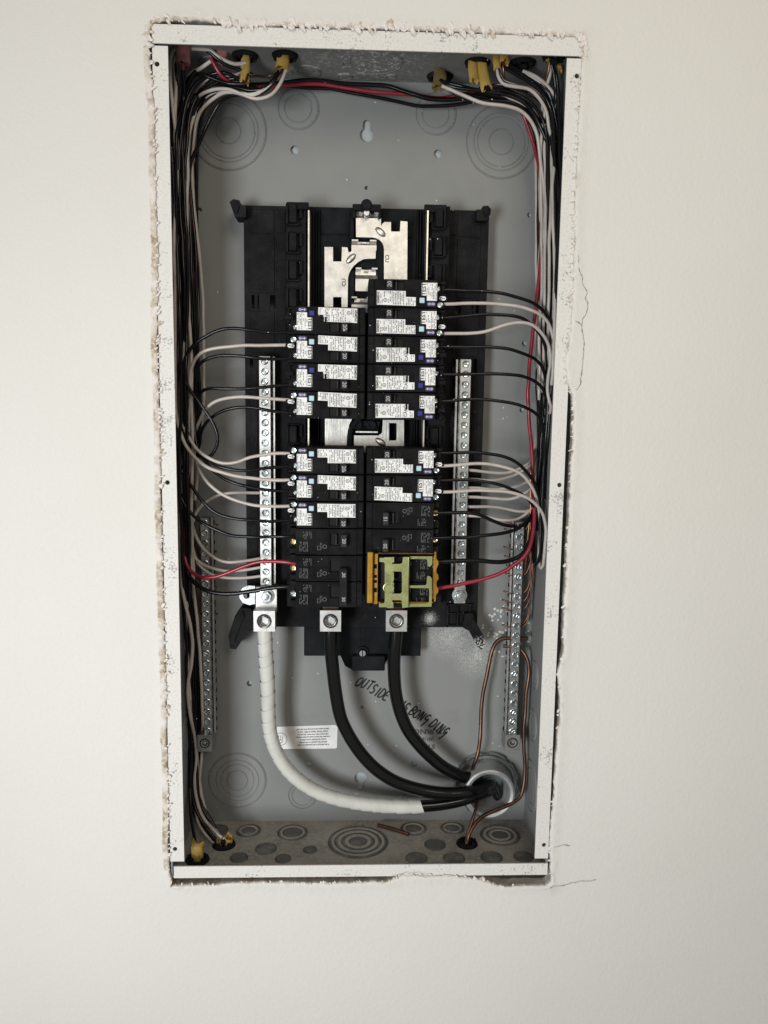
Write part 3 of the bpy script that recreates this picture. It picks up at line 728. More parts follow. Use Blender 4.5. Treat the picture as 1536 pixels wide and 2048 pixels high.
def case_mesh(kind):
    mb = MB()
    if kind == 'arc':
        mb.box(.3*q, 63*q, 3*q, 46*q, -12.3*q, 12.3*q, .0006)
        mb.add(plate_mesh([mm([(6, -12.0), (62.6, -12.0), (62.6, 12.0), (6, 12.0)]), mm([(22.3, 2.2), (33, 2.2), (33, 10.6), (22.3, 10.6)])], 0, .003, None))
        for b_ in [(.5, 6, 1.6, 3.2, -12, 12, .3), (1.2, 5.6, 1.1, 1.8, -11.2, -2.2, .2), (1.2, 5.6, 1.1, 1.8, -1.6, 5, .2), (1.2, 5.6, 1.1, 1.8, 5.6, 11.2, .2),
                   (35, 46.5, -.5, .3, 3.0, 11.2, .2), (35.5, 37.2, -.9, .3, -3.0, 2.2, .2), (38, 39.6, -.9, .3, -3.0, 2.2, .2), (40.4, 42, -.9, .3, -3.0, 2.2, .2), (7, 15.4, -.5, .3, 2.8, 11.4, .2),
                   (62.8, 69.5, 12, 42, -12.0, 12.0, .5), (62.8, 71.5, 9, 26, 9.6, 12, .4), (62.8, 71.5, 9, 26, -12, -10.8, .4), (69.3, 72, 10, 24, -.8, 1.4, .4), (66, 73.5, 9.5, 15, -5.0, -1.2, .4), (67.6, 70.6, 11, 20, 3, 9.4, .4)]:
            mb.box(*[k*q for k in b_])
    else:
        mb.box(.3*q, 64*q, 3*q, 46*q, -12.3*q, 12.3*q, .0006)
        mb.add(plate_mesh([mm([(6.5, -12.0), (63.6, -12.0), (63.6, 12.0), (6.5, 12.0)]), mm([(22, -8), (31.5, -8), (31.5, 3.4), (22, 3.4)])], 0, .003, None))
        for b_ in [(.5, 6.5, 1.4, 3.2, -12, 12, .3), (1, 5.9, .9, 1.6, -11, -4, .2), (1, 5.9, .9, 1.6, -3.3, 3.3, .2), (1, 5.9, .9, 1.6, 4, 11, .2), (63.8, 69, 14, 42, -12, 12, .5), (63.8, 69.4, 6, 24, 7.2, 12, .4), (63.8, 69.4, 6, 24, -12, -4.8, .4)]:
            mb.box(*[k*q for k in b_])
        for u0, u1, v0, v1 in [(47, 62, -10.5, -1.6), (47, 62, -1, 10.5), (33, 46, -10.5, -1.6), (33, 46, -1, 10.5), (14.6, 32.4, -10.6, 10.6)]:      # thin raised frames
            for b_ in [(u0, u1, v0, v0+.4), (u0, u1, v1-.4, v1), (u0, u0+.4, v0+.4, v1-.4), (u1-.4, u1, v0+.4, v1-.4)]: mb.box(b_[0]*q, b_[1]*q, -.35*q, .2*q, b_[2]*q, b_[3]*q)
    return mb.mesh('case')
ME = {'arc_case': case_mesh('arc'), 'std_case': case_mesh('std')}
ME['arc_pocket'] = boxes([(22.4, 32.9, 2.5, 2.9, 2.3, 10.5, 0)], 'case_dark'); ME['recess'] = boxes([(62.7, 66, 11.6, 12.2, 2, 9.4, 0)], 'case_dark')
ME['std_pocket'] = boxes([(22.1, 31.4, 2.5, 2.9, -7.9, 3.3, 0)], 'case_dark')
ME['arc_handle'] = boxes([(16.2, 21.8, -8.5, 3.5, 2.9, 10.4, .7), (24.5, 26, -1.5, 2.8, 3, 10, .4)], 'handle')
ME['std_handle'] = boxes([(15.8, 21.2, -8.5, 3.5, -8, 3.6, .7), (25, 26.4, -1.5, 2.8, -7.4, 2.8, .4)], 'handle')
ME['tie'] = boxes([(15.2, 22, -9.5, -6.5, -14, 21.5, .6), (15.8, 21.2, -7, 3.5, -20.5+6, -9+6, .4), (15.8, 21.2, -7, 3.5, 9, 20.5, .4)], 'handle_blk')
ME['labelA'] = plate_mesh([mm([(7.9, -10.6), (43.2, -11.3), (43.2, -3.6), (34, -3.4), (34, 1.7), (7.9, 2)])], -.00016, .00002, 'label')
ME['labelC'] = plate_mesh([mm([(7.9, -10.8), (43.2, -10.8), (43.2, -4.4), (38.4, -4.3), (38.4, 1.6), (7.9, 1.9)])], -.00016, .00002, 'label')
ME['labelT'] = plate_mesh([mm([(48.4, 9.4), (48.4, -1.9), (52.8, -2), (53.2, -3), (53.2, -6.4), (62.4, -6.4), (62.4, 9.4)])], -.00016, .00002, 'label')
def label_print(kind):
    it = [(text_mesh('SIEMENS', .0029, 'ink', UP, -.0003), (9.3*q, -4.4*q))]
    me = joined_text(it, 'ink'); bm = bmesh.new(); bm.from_mesh(me)
    ring = MB().lathe([(1.75*q, -.0003), (1.3*q, -.0003)], (15.6*q, 0, -6.6*q), 20).lathe([(.6*q, -.0003), (.3*q, -.0003)], (15.6*q, 0, -6.6*q), 10).mesh('ink'); bm.from_mesh(ring)
    if kind == 'C':
        n0 = len(bm.verts); bm.from_mesh(text_mesh('CAFCI', .0039, 'ink', UP, -.0003, 'CENTER', 1.05, .012)); bm.verts.ensure_lookup_table()
        for v in bm.verts[n0:]: v.co += Vector((35.6*q, 0, -4.5*q))
    bm.to_mesh(me); bm.free(); return me
ME['printA'] = label_print('A'); ME['printC'] = label_print('C')
ca = [(11.3, -10, 1), (12.7, -10, -5), (14.4, -3.6, 1.2), (18.4, -10, 1)]+[(19.9+1.5*k, -10.3, 1.3) for k in range(9)]+[(34.6+1.5*k, -10.6, -4.4) for k in range(6)]
for v_ in range(4): ME['fineA%d' % v_] = dashes('ink_grey', -.3, ca, 3+v_*17, .6)
cc = [(11.3, -10, 1), (12.7, -10, -5), (14.4, -3.6, 1.2), (18.4, -10, 1)]+[(19.9+1.5*k, -10.3, 1.3) for k in range(8)]+[(33.0, -10.5, 1.5), (39.6, -10, -5), (41.3, -10, -5)]
for v_ in range(4): ME['fineC%d' % v_] = dashes('ink_grey', -.3, cc, 5+v_*17, .6)
ME['printT'] = joined_text([(text_mesh('TEST', .0050, 'ink', UP, -.0003, 'CENTER', 1.06, .022), (50.6*q, 3.8*q))], 'ink')
for v_ in range(4): ME['fineT%d' % v_] = dashes('ink_grey', -.3, [(53.0, -2.4, 9.2), (54.6, -1, 6), (56.0, -5, 8), (57.6, -6.2, 9.2), (58.8, -5, 8), (60.2, -6, 9), (61.4, -5.5, 8.6)], 11+v_*13, .5)
ME['btnA'] = boxes([(46.6, 51.3, -1.2, 1, -8.6, -3.8, .5)], 'btn_light'); ME['btnC'] = boxes([(46.6, 51.3, -1.2, 1, -8.6, -3.8, .5)], 'btn_dark')
ME['btn_ring'] = boxes([(45.4, 52.5, -.4, .2, -9.6, -2.8, .3)], 'case')
def pill(u0, u1, v0, v1, n=8):
    r = (v1-v0)/2; return [(u1-r+r*math.sin(R(180*k/n)), (v0+v1)/2+r*math.cos(R(180*k/n))) for k in range(n+1)]+[(u0+r-r*math.sin(R(180*k/n)), (v0+v1)/2-r*math.cos(R(180*k/n))) for k in range(n+1)]
ME['badge'] = plate_mesh([mm(pill(53.4, 61.2, -11, -7.4))], -.00016, .00002, 'violet')
mb = MB(); mb.lathe([(.95*q, -.0003), (.6*q, -.0003)], (59.3*q, 0, -9.2*q), 12); 
for a_, b_, c_, d_ in [(56.2, 58.2, -9.4, -9.0), (54.6, 56.4, -9.5, -8.9), (55.2, 55.7, -10.1, -8.3)]: mb.bm.faces.new([mb.bm.verts.new((x*q, -.0003, z*q)) for x, z in ((a_, c_), (b_, c_), (b_, d_), (a_, d_))])
ME['badge_mark'] = mb.mesh('label')
ME['ntag'] = plate_mesh([mm(pill(65.2, 71.6, -4.9, -1.1))], .0085, .0095, 'label')
ME['ntag_print'] = joined_text([(text_mesh('N', .0034, 'ink', UP, .0083), (66.9*q, -3*q)), (text_mesh('I', .0034, 'ink', UP, .0083), (69.4*q, -3*q))], 'ink')
ME['screw_n'] = screw_me(.0028, 'zinc_dark'); ME['screw_h'] = screw_me(.0021, 'zinc_dark'); ME['screw_b'] = screw_me(.0027, 'brass')
ME['cup'] = MB().lathe([(.0040, .012), (.0040, .0075), (.0034, .0075), (.0034, .011), (0, .011)], (66.2*q, 0, -8.6*q), 20).mesh('case')
ME['stdfine'] = dashes('fine_white', -.12, [(49.0, -9.5, -3), (50.6, -9.5, -3)]+[(52.4+1.2*k, 0, 9.4) for k in range(7)]+[(52.4+1.2*k, -9.6, -2.5) for k in range(4)]+[(39+1.3*k, 1, 8) for k in range(4)], 21, .38)
ME['stdmark'] = MB().lathe([(1.9*q, -.00012), (1.5*q, -.00012)], (36.4*q, 0, 4.5*q), 18).mesh('fine_white')
CX = at(731.3, 870, YF).x
ZT = .18261
def breaker_root(side, slot, label, n=1):
    z = ZT-.0254*(slot+n/2)
    o = bpy.data.objects.new('circuit_breaker' if n == 1 else 'two_pole_breaker', None); col.objects.link(o); o.empty_display_size = .01
    o.location = (CX+(.0009 if side > 0 else -.0009), YF, z)
    o.rotation_euler = (0, 0, 0) if side > 0 else (0, math.pi, 0)
    LOCAL.add(o.name); tag(o, label, 'circuit breaker', 'circuit breakers on the bus'); return o
def arc_breaker(side, slot, kind, label):
    o = breaker_root(side, slot, label)
    c = link('case', ME['arc_case'], o); link('pocket', ME['arc_pocket'], c); link('wire_recess', ME['recess'], c); link('terminal_cup', ME['cup'], c)
    h = link('handle', ME['arc_handle'], o); link('rating', joined_text([(text_mesh('20', .0050, 'white_print', UP, -.0088), (19*q, 6.6*q))], 'white_print'), h)
    jt = random.uniform(-.022, .022)
    l = link('rating_label', ME['label'+kind], o); l.rotation_euler = (0, jt, 0); link('lettering', ME['print'+kind], l); link('fine_print', ME['fine'+kind+str(slot % 4)], l)
    l = link('test_label', ME['labelT'], o); l.rotation_euler = (0, jt*.5, 0); link('lettering', ME['printT'], l); link('fine_print', ME['fineT%d' % (slot % 4)], l)
    link('button_frame', ME['btn_ring'], o); link('test_button', ME['btn'+kind], o)
    l = link('badge', ME['badge'], o); link('mark', ME['badge_mark'], l)
    if kind == 'A':
        l = link('neutral_tag', ME['ntag'], o); link('lettering', ME['ntag_print'], l)
        link('screw', ME['screw_n'], o, (66.2*q, .0105, -8.6*q), (0, random.uniform(0, 3), 0))
    link('screw', ME['screw_h'], o, (64.6*q, .0118, 5.6*q), (0, random.uniform(0, 3), 0))
    return o
def std_breaker(side, slot, rating, label):
    o = breaker_root(side, slot, label)
    c = link('case', ME['std_case'], o); link('pocket', ME['std_pocket'], c); link('fine_print', ME['stdfine'], c); link('mark', ME['stdmark'], c)
    h = link('handle', ME['std_handle'], o); link('rating', joined_text([(text_mesh(rating, .0048, 'white_print', UP, -.0088), (18.4*q, -2.2*q))], 'white_print'), h)
    link('screw', ME['screw_b'], o, (66.2*q, .0095, 1.4*q), (0, random.uniform(0, 3), 0)); return o
def two_pole(side, slot, rating, label):
    o = breaker_root(side, slot, label, 2)
    for s_ in (12.6, -12.6):
        c = link('case', ME['std_case'], o, (0, 0, s_*q)); link('pocket', ME['std_pocket'], c); link('fine_print', ME['stdfine'], c); link('mark', ME['stdmark'], c)
        link('screw', ME['screw_b' if s_ < 0 else 'screw_n'], o, (66.4*q, .0095, (s_+1.2)*q), (0, random.uniform(0, 3), 0))
    h = link('handle_tie', ME['tie'], o)
    if rating:
        link('rating', joined_text([(text_mesh(rating, .0044, 'white_print', UP, -.0098), (18.4*q, -8.5*q)), (text_mesh(rating, .0044, 'white_print', UP, -.0098), (18.4*q, 14.6*q))], 'white_print'), h)
    return o
ordn = ['first', 'second', 'third', 'fourth', 'fifth', 'sixth', 'seventh', 'eighth', 'ninth', 'tenth']
lc, rc = 'tied-handle column', 'brass-bracket column'
n = 0
for i, (slot, k) in enumerate([(1, 'C'), (2, 'A'), (3, 'C'), (4, 'A'), (6, 'A'), (7, 'A'), (8, 'A')]):
    arc_breaker(-1, slot, k, 'breaker with %s test button, %s down the %s' % ('dark blue' if k == 'C' else 'pale blue', ordn[i], lc))
std_breaker(-1, 9, '20', 'plain black 20 breaker with brass screw, just above the tied 30 handles')
two_pole(-1, 10, '30', 'double black breaker with two tied handles marked 30')
for i, (slot, k) in enumerate([(0, 'A'), (1, 'A'), (2, 'C'), (3, 'C'), (4, 'C'), (6, 'A'), (7, 'A')]):
    arc_breaker(1, slot, k, 'breaker with %s test button, %s down the %s' % ('dark blue' if k == 'C' else 'pale blue', ordn[i], rc))
std_breaker(1, 8, '15', 'plain black 15 breaker with brass screw, second above the brass bracket')
std_breaker(1, 9, '20', 'plain black 20 breaker with a scuffed handle, directly above the brass bracket')
two_pole(1, 10, None, 'double black breaker clamped under the brass bracket')

# ---- brass coloured hold-down bracket
def bz(pts): return [(700+a/6.98, 1090+b_/6.98) for a, b_ in pts]
yb = .0135
br = thing('hold_down_bracket', 'olive and gold plated retaining bracket clamped over the double breaker', 'bracket', at(800, 1216, YF))
outer = [(412,180),(470,180),(478,172),(560,172),(615,168),(615,240),(585,250),(590,265),(700,265),(730,250),(740,170),(805,168),(812,180),(812,870),(730,878),(722,780),(705,770),(590,770),(585,790),(605,800),(605,880),(515,880),(510,868),(405,868),(405,815),(470,815),(485,790),(485,260),(470,240),(415,235)]
inner = [(590,370),(710,370),(725,385),(725,655),(705,680),(590,678),(590,665),(612,660),(612,525),(590,520),(612,500),(612,385)]
fr = plate('front_plate', [pxl(bz(outer), yb), pxl(bz(inner), yb)], yb, yb+.0016, 'olive', br)
x0, x1, z0, z1 = wbox(*bz([(770,172)])[0], *bz([(812,872)])[0], yb); mb = MB(); mb.tube([Vector((x1, yb+.0012, z0)), Vector((x1, yb+.0012, z1))], .0011, 8); mb.box(x1-.0004, x1+.0012, yb+.0014, yb+.0095, z0, z1, .0002); mb.build('fold', 'olive', fr)
p = at(*bz([(540,600)])[0], yb); mb = MB(); mb.lathe([(.0052, yb-.0002), (.0046, yb-.0004), (.0042, yb-.0002)], (p.x, 0, p.z), 20)
for k in range(9):
    pp = at(*bz([(515+(k % 2)*30, 420+k*17)])[0], yb); mb.box(pp.x-.0012, pp.x+.0012, yb-.0004, yb, pp.z-.0008, pp.z+.0008, .0002)
mb.build('stamped_mark', 'olive', fr)
ya = .018
plate('arm', [pxl(bz([(822,158),(1150,158),(1150,260),(1130,292),(1105,304),(1085,295),(1080,215),(1060,197),(825,195)]), ya)], ya, ya+.0016, 'olive', br)
plate('arm', [pxl(bz([(825,565),(1050,562),(1070,545),(1075,445),(1090,432),(1118,438),(1145,470),(1140,860),(820,865),(822,820),(1090,815),(1105,790),(1105,615),(1095,603),(830,600)]), ya)], ya, ya+.0016, 'olive', br)
def gbox(name, a0, b0, a1, b1, yf, yb2, bev=.0005, m='gold', par=None):
    (a0, b0), (a1, b1) = bz([(a0, b0), (a1, b1)]); return pbox(MB(), a0, b0, a1, b1, yf, yb2, bev).build(name, m, par or br)
gbox('side_flange', 236, 98, 318, 815, .0145, .0160)
gbox('side_flange', 312, 98, 326, 815, .0150, .030)
sp = gbox('spring_strip', 330, 120, 392, 830, .0190, .0205)
mb = MB()
for v0, v1 in [(270,330),(420,460),(490,530),(600,660)]: (a0, b0), (a1, b1) = bz([(335, v0), (375, v1)]); pbox(mb, a0, b0, a1, b1, .0186, .0189, 0)
mb.build('slot', 'dark', sp)
gbox('cross_strip', 385, 112, 1168, 128, .0190, .0205); gbox('cross_strip', 385, 795, 1168, 815, .0190, .0205)
sc = [(1178,95),(1202,95),(1206,190),(1232,230),(1236,265),(1206,330),(1206,385),(1232,420),(1236,470),(1206,520),(1208,575),(1232,620),(1232,655),(1200,700),(1195,790),(1172,790)]
plate('scalloped_flange', [pxl(bz(sc), .0175)], .0175, .0190, 'gold', br)
gbox('edge_strip', 1155, 150, 1176, 760, .0192, .0206)

# ================================================================== CABLE CONNECTORS AND JACKETS
def jacket(label, pts, r, m='yellow', flat=.6, group=None, ragged=True):
    """cut end of a cable's outer jacket; pts: (px, py, depth)"""
    P = spline([at(*p) for p in pts], .0012); N = len(P)
    rad = [r*(.85+.15*min(1, i/max(1, N*.3)))*(1+.10*max(0, i/N-.75)/.25) for i in range(N)]
    mb = MB(); mb.tube(P, r, 16, False, rad, flat)
    bm = mb.bm; bm.verts.ensure_lookup_table()
    if ragged:
        t = (P[-1]-P[-2]).normalized()
        for k, v in enumerate(bm.verts[-16:]): v.co += t*(random.uniform(-.0026, .0022)+.0022*math.sin(k*1.3))
    bmesh.ops.solidify(bm, geom=bm.faces[:], thickness=.0005)
    o = mb.build('cable_jacket', m, None, sharp=50); return tag(o, label, 'cable jacket', group)
def connector(label, px, py, zside, r=.0112, group='black plastic cable connectors'):
    z = h2-T if zside > 0 else -h2+T
    p = atz(px, py, z); s = -zside
    t = thing('cable_connector', label, 'cable connector', (p.x, p.y, z), group=group)
    MB().lathe([(r*.72, z-zside*.001), (r*.72, z+s*.003), (r*.86, z+s*.0034), (r, z+s*.0018), (r*1.06, z+s*.0004), (r*1.06, z)], (p.x, p.y, 0), 26, 'Z').build('ring', 'clampb', t)
    MB().lathe([(r*.72, z+s*.0004), (0, z+s*.0004)], (p.x, p.y, 0), 20, 'Z').build('opening', 'dark', t)
    mb = MB()
    for k in range(5): a = k*1.256+.4; mb.box(p.x+r*.8*math.cos(a)-.0016, p.x+r*.8*math.cos(a)+.0016, p.y+r*.6*math.sin(a)-.0012, p.y+r*.6*math.sin(a)+.0012, *sorted((z+s*.001, z+s*.0045)), .0004)
    mb.box(p.x-.0035, p.x+.0035, p.y-r*.25, p.y+r*.2, *sorted((z+s*.002, z+s*.007)), .0008)
    mb.build('clamp', 'clampb', t); return p
gt = 'black plastic cable connectors'
C1 = connector('black cable connector left empty-looking beside the pink jackets, its yellow jacket split open', 490, 110, 1)
C2 = connector('black cable connector above the yellow jacket with two white wires', 570, 110, 1)
C3 = connector('black cable connector with a dirty torn jacket under a loose knockout ring', 880, 152, 1, .012)
C4 = connector('black cable connector gripping two side-by-side yellow jackets', 955, 124, 1)
C5 = connector('black cable connector right behind the pair of short yellow jackets', 1046, 124, 1)
C6 = connector('small black cable connector in the corner above the last yellow jacket', 1108, 112, 1, .010)
C7 = connector('black cable connector on the dusty floor, bent yellow jacket above it', 395, 1720, -1)
C8 = connector('black cable connector on the dusty floor holding two black and white cables', 448, 1690, -1)
C9 = connector('black cable connector on the dusty floor with bare copper wires', 934, 1688, -1, .0105)
jacket('thin yellow jacket split open around bare copper', [(492,104,.052),(491,128,.048),(490,148,.046),(489,165,.045)], .0042, 'yellow', .5)
jacket('bright yellow jacket with two white wires and a black wire', [(567,102,.052),(566,122,.046),(563,140,.043)], .0058, 'yellow', .6)
jacket('dirty torn tan jacket hanging from the loose knockout ring', [(880,140,.066),(880,158,.060),(877,178,.056)], .0062, 'yellow_old', .5)
jacket('straight yellow jacket, shorter of the pair under one connector', [(945,118,.046),(946,140,.044),(949,162,.043)], .0044, 'yellow', .55)
jacket('curved yellow jacket, longer of the pair under one connector', [(962,118,.047),(966,145,.044),(973,176,.043)], .0050, 'yellow', .55)
jacket('short yellow jacket with a white wire bending out', [(992,100,.040),(993,122,.036),(995,140,.035)], .0034, 'yellow', .7)
jacket('short flared yellow jacket over a bare copper wire', [(1008,96,.040),(1008,110,.037),(1009,125,.036)], .0044, 'yellow', .7)
jacket('small yellow jacket in the corner over copper and white wires', [(1104,98,.040),(1103,112,.036),(1101,126,.035)], .0050, 'yellow', .6)
jacket('thin sliver of yellow jacket against the box side', [(1112,104,.045),(1116,124,.044),(1120,142,.043)], .0022, 'yellow', .5)
jacket('pink cable jacket over a red wire in the box corner', [(367,72,.040),(367,95,.037),(366,112,.036),(366,126,.036)], .0062, 'pink', .7)
jacket('pink cable jacket beside the split yellow one, red wire below it', [(447,72,.052),(447,92,.049),(443,108,.047),(438,120,.045)], .0056, 'pink', .7)
jacket('bent yellow jacket folded at its tip on the box floor', [(395,1722,C7.y),(395,1708,C7.y+.001),(394,1694,C7.y+.002),(396,1684,C7.y+.004)], .0060, 'yellow', .7)
jacket('short yellow jacket with a black wire on the box floor', [(437,1694,C8.y),(438,1686,C8.y),(439,1676,C8.y)], .0036, 'yellow_old', .8)
jacket('short yellow jacket with a white wire on the box floor', [(456,1694,C8.y),(457,1686,C8.y),(458,1674,C8.y)], .0042, 'yellow', .8)

# ================================================================== WIRES
def clampw(P, r):
    for p in P:
        p.x = max(-w2+T+r, min(w2-T-r, p.x)); p.y = min(p.y, D-r-.0006); p.z = max(-h2+T+r, min(h2-T-r*.5, p.z))
    return P
NWIRE = {'wblack': 'black', 'wwhite': 'white', 'wred': 'red', 'copper': 'bare copper', 'copper_bright': 'bare copper'}
def wire(m, pts, label, r=.00142, group=None, d0=None, d1=None, n=9):
    """pts: (px, py) or (px, py, depth); depth runs evenly from d0 to d1 where not given"""
    N = len(pts); P = []; r *= 1.12 if 'copper' not in m else 1
    for i, p in enumerate(pts):
        dd = p[2] if len(p) > 2 else d0+(d1-d0)*min(1, i/max(1, N-1)); P.append(at(p[0], p[1], dd))
    P = spline(P, .0035); sd = Vector((len(label)*.37, len(pts)*.7, r*900))
    for i, p in enumerate(P):
        k = min(1, i/8, (len(P)-1-i)/8); p += (noise.noise_vector(p*17+sd)*.0015+noise.noise_vector(p*48+sd)*.0008)*k
    P = clampw(P, r)
    o = MB().tube(P, r, n).build('copper_wire' if 'copper' in m else 'wire', m, None, sharp=60)
    return tag(o, label, 'wire', group)
# lanes of the bundle on the side of the white-taped cable, from mid-height up to the connectors
def laneL(x, dep, y0, tops, wob=0):
    L = []
    for y in (860, 760, 660, 560, 460, 360, 270):
        if y < y0-40: L.append((x-(860-y)*.016+3*math.sin(y*.011+wob), y, dep+.003*math.sin(y*.017+wob*2)))
    return L+tops
TL = {'a': [(392,190,.062),(430,150,.055),(470,150,.05),(488,140,.047)], 'b': [(400,205,.062),(440,180,.05),(505,188,.044),(540,172,.043),(560,142,.045)],
      'c': [(368,190,.05),(366,150,.042),(366,120,.037)], 'd': [(372,180,.055),(395,140,.05),(425,122,.048),(440,112,.048)], 'e': [(352,170,.045),(350,120,.042),(362,92,.04)]}
gw = 'wires feeding the breakers'
def b_lab(colr, which, colm): return '%s wire bending from the bundle to the %s breaker down the %s' % (colr, which, colm)
# --- column ending with the tied handles
wire('wblack', [(580,664,.040),(560,665,.040),(530,664,.040),(475,656,.040),(440,660,.041),(410,675,.043),(385,695,.045),(370,718,.046),(368,745,.046),(380,780,.043),(405,815,.041),(425,845,.041),(435,870,.042),(434,890,.044),(424,907,.046),(410,914,.05),(393,908,.055),(380,885,.06)]+laneL(372,.062,860,TL['d'],.3), 'black wire making a wide open loop beside the bundle, ending at the first tied-handle-column breaker', .00145, gw)
wire('wwhite', [(580,690,.036),(560,690,.036),(520,689,.037),(470,692,.038),(430,697,.040),(400,707,.043),(385,725,.046),(380,750,.048),(382,790,.05),(380,830,.054),(378,870,.058),(372,910,.064),(366,890,.07)]+laneL(376,.072,860,TL['a'],1.3), b_lab('white', 'second', lc), .00142, gw)
wire('wblack', [(580,717,.040),(560,718,.040),(530,718,.040),(470,713,.041),(430,714,.043),(405,724,.046),(395,738,.05),(393,760,.054),(390,810,.06),(384,870,.066),(376,890,.072)]+laneL(383,.074,860,TL['b'],2.1), b_lab('black', 'second', lc), .00142, gw)
wire('wblack', [(582,770,.040),(560,771,.040),(530,774,.040),(490,776,.041),(450,776,.043),(420,778,.046),(404,785,.05),(398,805,.055),(394,850,.062),(386,890,.07),(380,870,.076)]+laneL(389,.078,860,TL['a'],3.0), b_lab('black', 'third', lc), .00142, gw)
wire('wwhite', [(580,800,.036),(560,799,.036),(520,797,.037),(480,794,.038),(450,797,.041),(425,806,.045),(410,820,.05),(398,842,.056),(388,864,.062),(380,900,.068),(374,880,.074)]+laneL(395,.082,820,TL['b'],.9), b_lab('white', 'fourth', lc), .00142, gw)
wire('wblack', [(582,826,.040),(560,824,.040),(540,822,.040),(500,815,.041),(470,815,.042),(440,824,.045),(415,842,.05),(402,862,.056),(398,890,.062),(392,910,.07),(386,885,.076)]+laneL(398,.084,860,TL['b'],1.9), b_lab('black', 'fourth', lc), .00142, gw)
wire('wwhite', [(580,907,.036),(560,907,.036),(535,909,.037),(500,915,.038),(470,925,.039),(445,926,.041),(420,918,.043),(395,900,.046),(380,878,.049),(365,848,.052),(357,810,.054)]+laneL(357,.055,790,TL['e'],2.6), b_lab('white', 'fifth', lc), .00142, gw)
wire('wblack', [(582,932,.040),(560,934,.040),(535,936,.040),(490,940,.040),(455,936,.041),(430,928,.043),(405,910,.046),(385,885,.05),(372,850,.053),(365,800,.055)]+laneL(364,.056,780,TL['c'],.2), b_lab('black', 'fifth', lc), .00142, gw)
wire('wwhite', [(580,960,.036),(560,960,.036),(530,959,.037),(480,955,.038),(445,947,.039),(415,935,.041),(390,915,.043),(370,890,.045),(360,862,.046),(351,825,.046),(349,780,.046),(350,700,.046),(350,580,.045),(349,500,.045),(351,420,.045),(354,330,.045),(352,270,.045),(346,200,.043),(341,150,.041),(342,115,.040),(352,95,.04),(372,86,.042)], 'white wire hugging the box edge, ending at the sixth breaker down the tied-handle column', .00150, gw)
wire('wblack', [(582,983,.040),(560,982,.040),(540,981,.040),(510,977,.041),(475,968,.042),(445,955,.044),(420,935,.047),(400,908,.05),(393,885,.054)]+laneL(389,.058,850,TL['b'],.7), b_lab('black', 'sixth', lc), .00142, gw)
wire('wwhite', [(580,1012,.036),(560,1013,.036),(540,1013,.037),(510,1011,.038),(470,1000,.040),(440,985,.043),(415,965,.046),(400,945,.05),(393,922,.054)]+laneL(380,.060,880,[(386,205,.06),(400,188,.055),(425,177,.05),(455,177,.046),(485,188,.044),(512,197,.043),(542,188,.043),(562,163,.043),(572,140,.045)],1.1), b_lab('white', 'seventh', lc), .00142, gw)
wire('wblack', [(584,1040,.040),(562,1041,.040),(540,1043,.040),(500,1040,.040),(460,1035,.041),(430,1024,.043),(405,1003,.045),(385,975,.048),(370,955,.05),(360,930,.052),(354,890,.054)]+laneL(360,.050,860,TL['c'],2.2), b_lab('black', 'seventh', lc), .00142, gw)
wire('wblack', [(592,1073,.036),(570,1073,.036),(540,1074,.038),(500,1074,.039),(460,1070,.04),(425,1058,.042),(395,1040,.044),(375,1020,.046),(362,995,.048),(355,950,.05)]+laneL(353,.055,900,TL['e'],.5), 'black wire sagging to the plain 20 breaker above the tied handles', .00145, gw)
wire('wred', [(592,1127,.034),(575,1125,.034),(560,1124,.035),(520,1124,.037),(490,1132,.039),(455,1145,.041),(425,1154,.043),(400,1153,.046),(382,1140,.049),(372,1120,.053),(371,1080,.058),(376,1000,.064),(386,920,.07),(392,860,.074),(395,800,.074),(394,720,.072),(391,640,.07),(388,580,.068),(383,510,.066),(379,430,.066),(374,340,.066),(370,240,.06),(366,180,.05),(366,126,.037)], 'thick red wire from the pink corner jacket to the tied 30 breaker', .00165, gw)
wire('wblack', [(592,1173,.034),(575,1173,.034),(540,1176,.036),(505,1182,.038),(470,1186,.04),(440,1187,.042),(410,1180,.045),(390,1167,.048),(378,1150,.052),(374,1125,.056),(370,1080,.06),(366,1000,.064),(364,930,.066)]+laneL(368,.068,880,TL['d'],1.6), 'thick black wire to the lower pole of the tied 30 breaker', .00190, gw)
# neutral bar tails
gn = 'white wires landed on the neutral bars'
nb = 'white wire landed %s on the neutral bar by the taped cable'
wire('wwhite', [(530,986,.070),(505,986,.070),(470,986,.070),(440,990,.070),(415,1003,.07),(397,1022,.07),(386,1048,.07),(380,1085,.07),(377,1140,.068),(374,1200,.066),(372,1260,.066),(376,1340,.066),(380,1400,.068)], nb % 'highest', .00142, gn)
for k, (pts, pos_) in enumerate([([(530,1115),(490,1122),(455,1125),(430,1118),(410,1103),(395,1080),(386,1055),(382,1020),(380,960),(384,900)], 'just above the red wire'),
    ([(530,1133),(490,1139),(455,1142),(425,1137),(400,1125),(386,1108),(380,1085),(377,1030),(376,960),(380,900)], 'just under the red wire'),
    ([(530,1151),(490,1156),(455,1157),(420,1147),(400,1128),(390,1105),(385,1080),(383,1030),(383,960),(388,900)], 'lowest')]):
    wire('wwhite', [(a, b_, .070+.001*k) for a, b_ in pts]+laneL(386+4*k, .084, 870, TL['ab'[k % 2]], k*1.7), nb % pos_, .00142, gn)
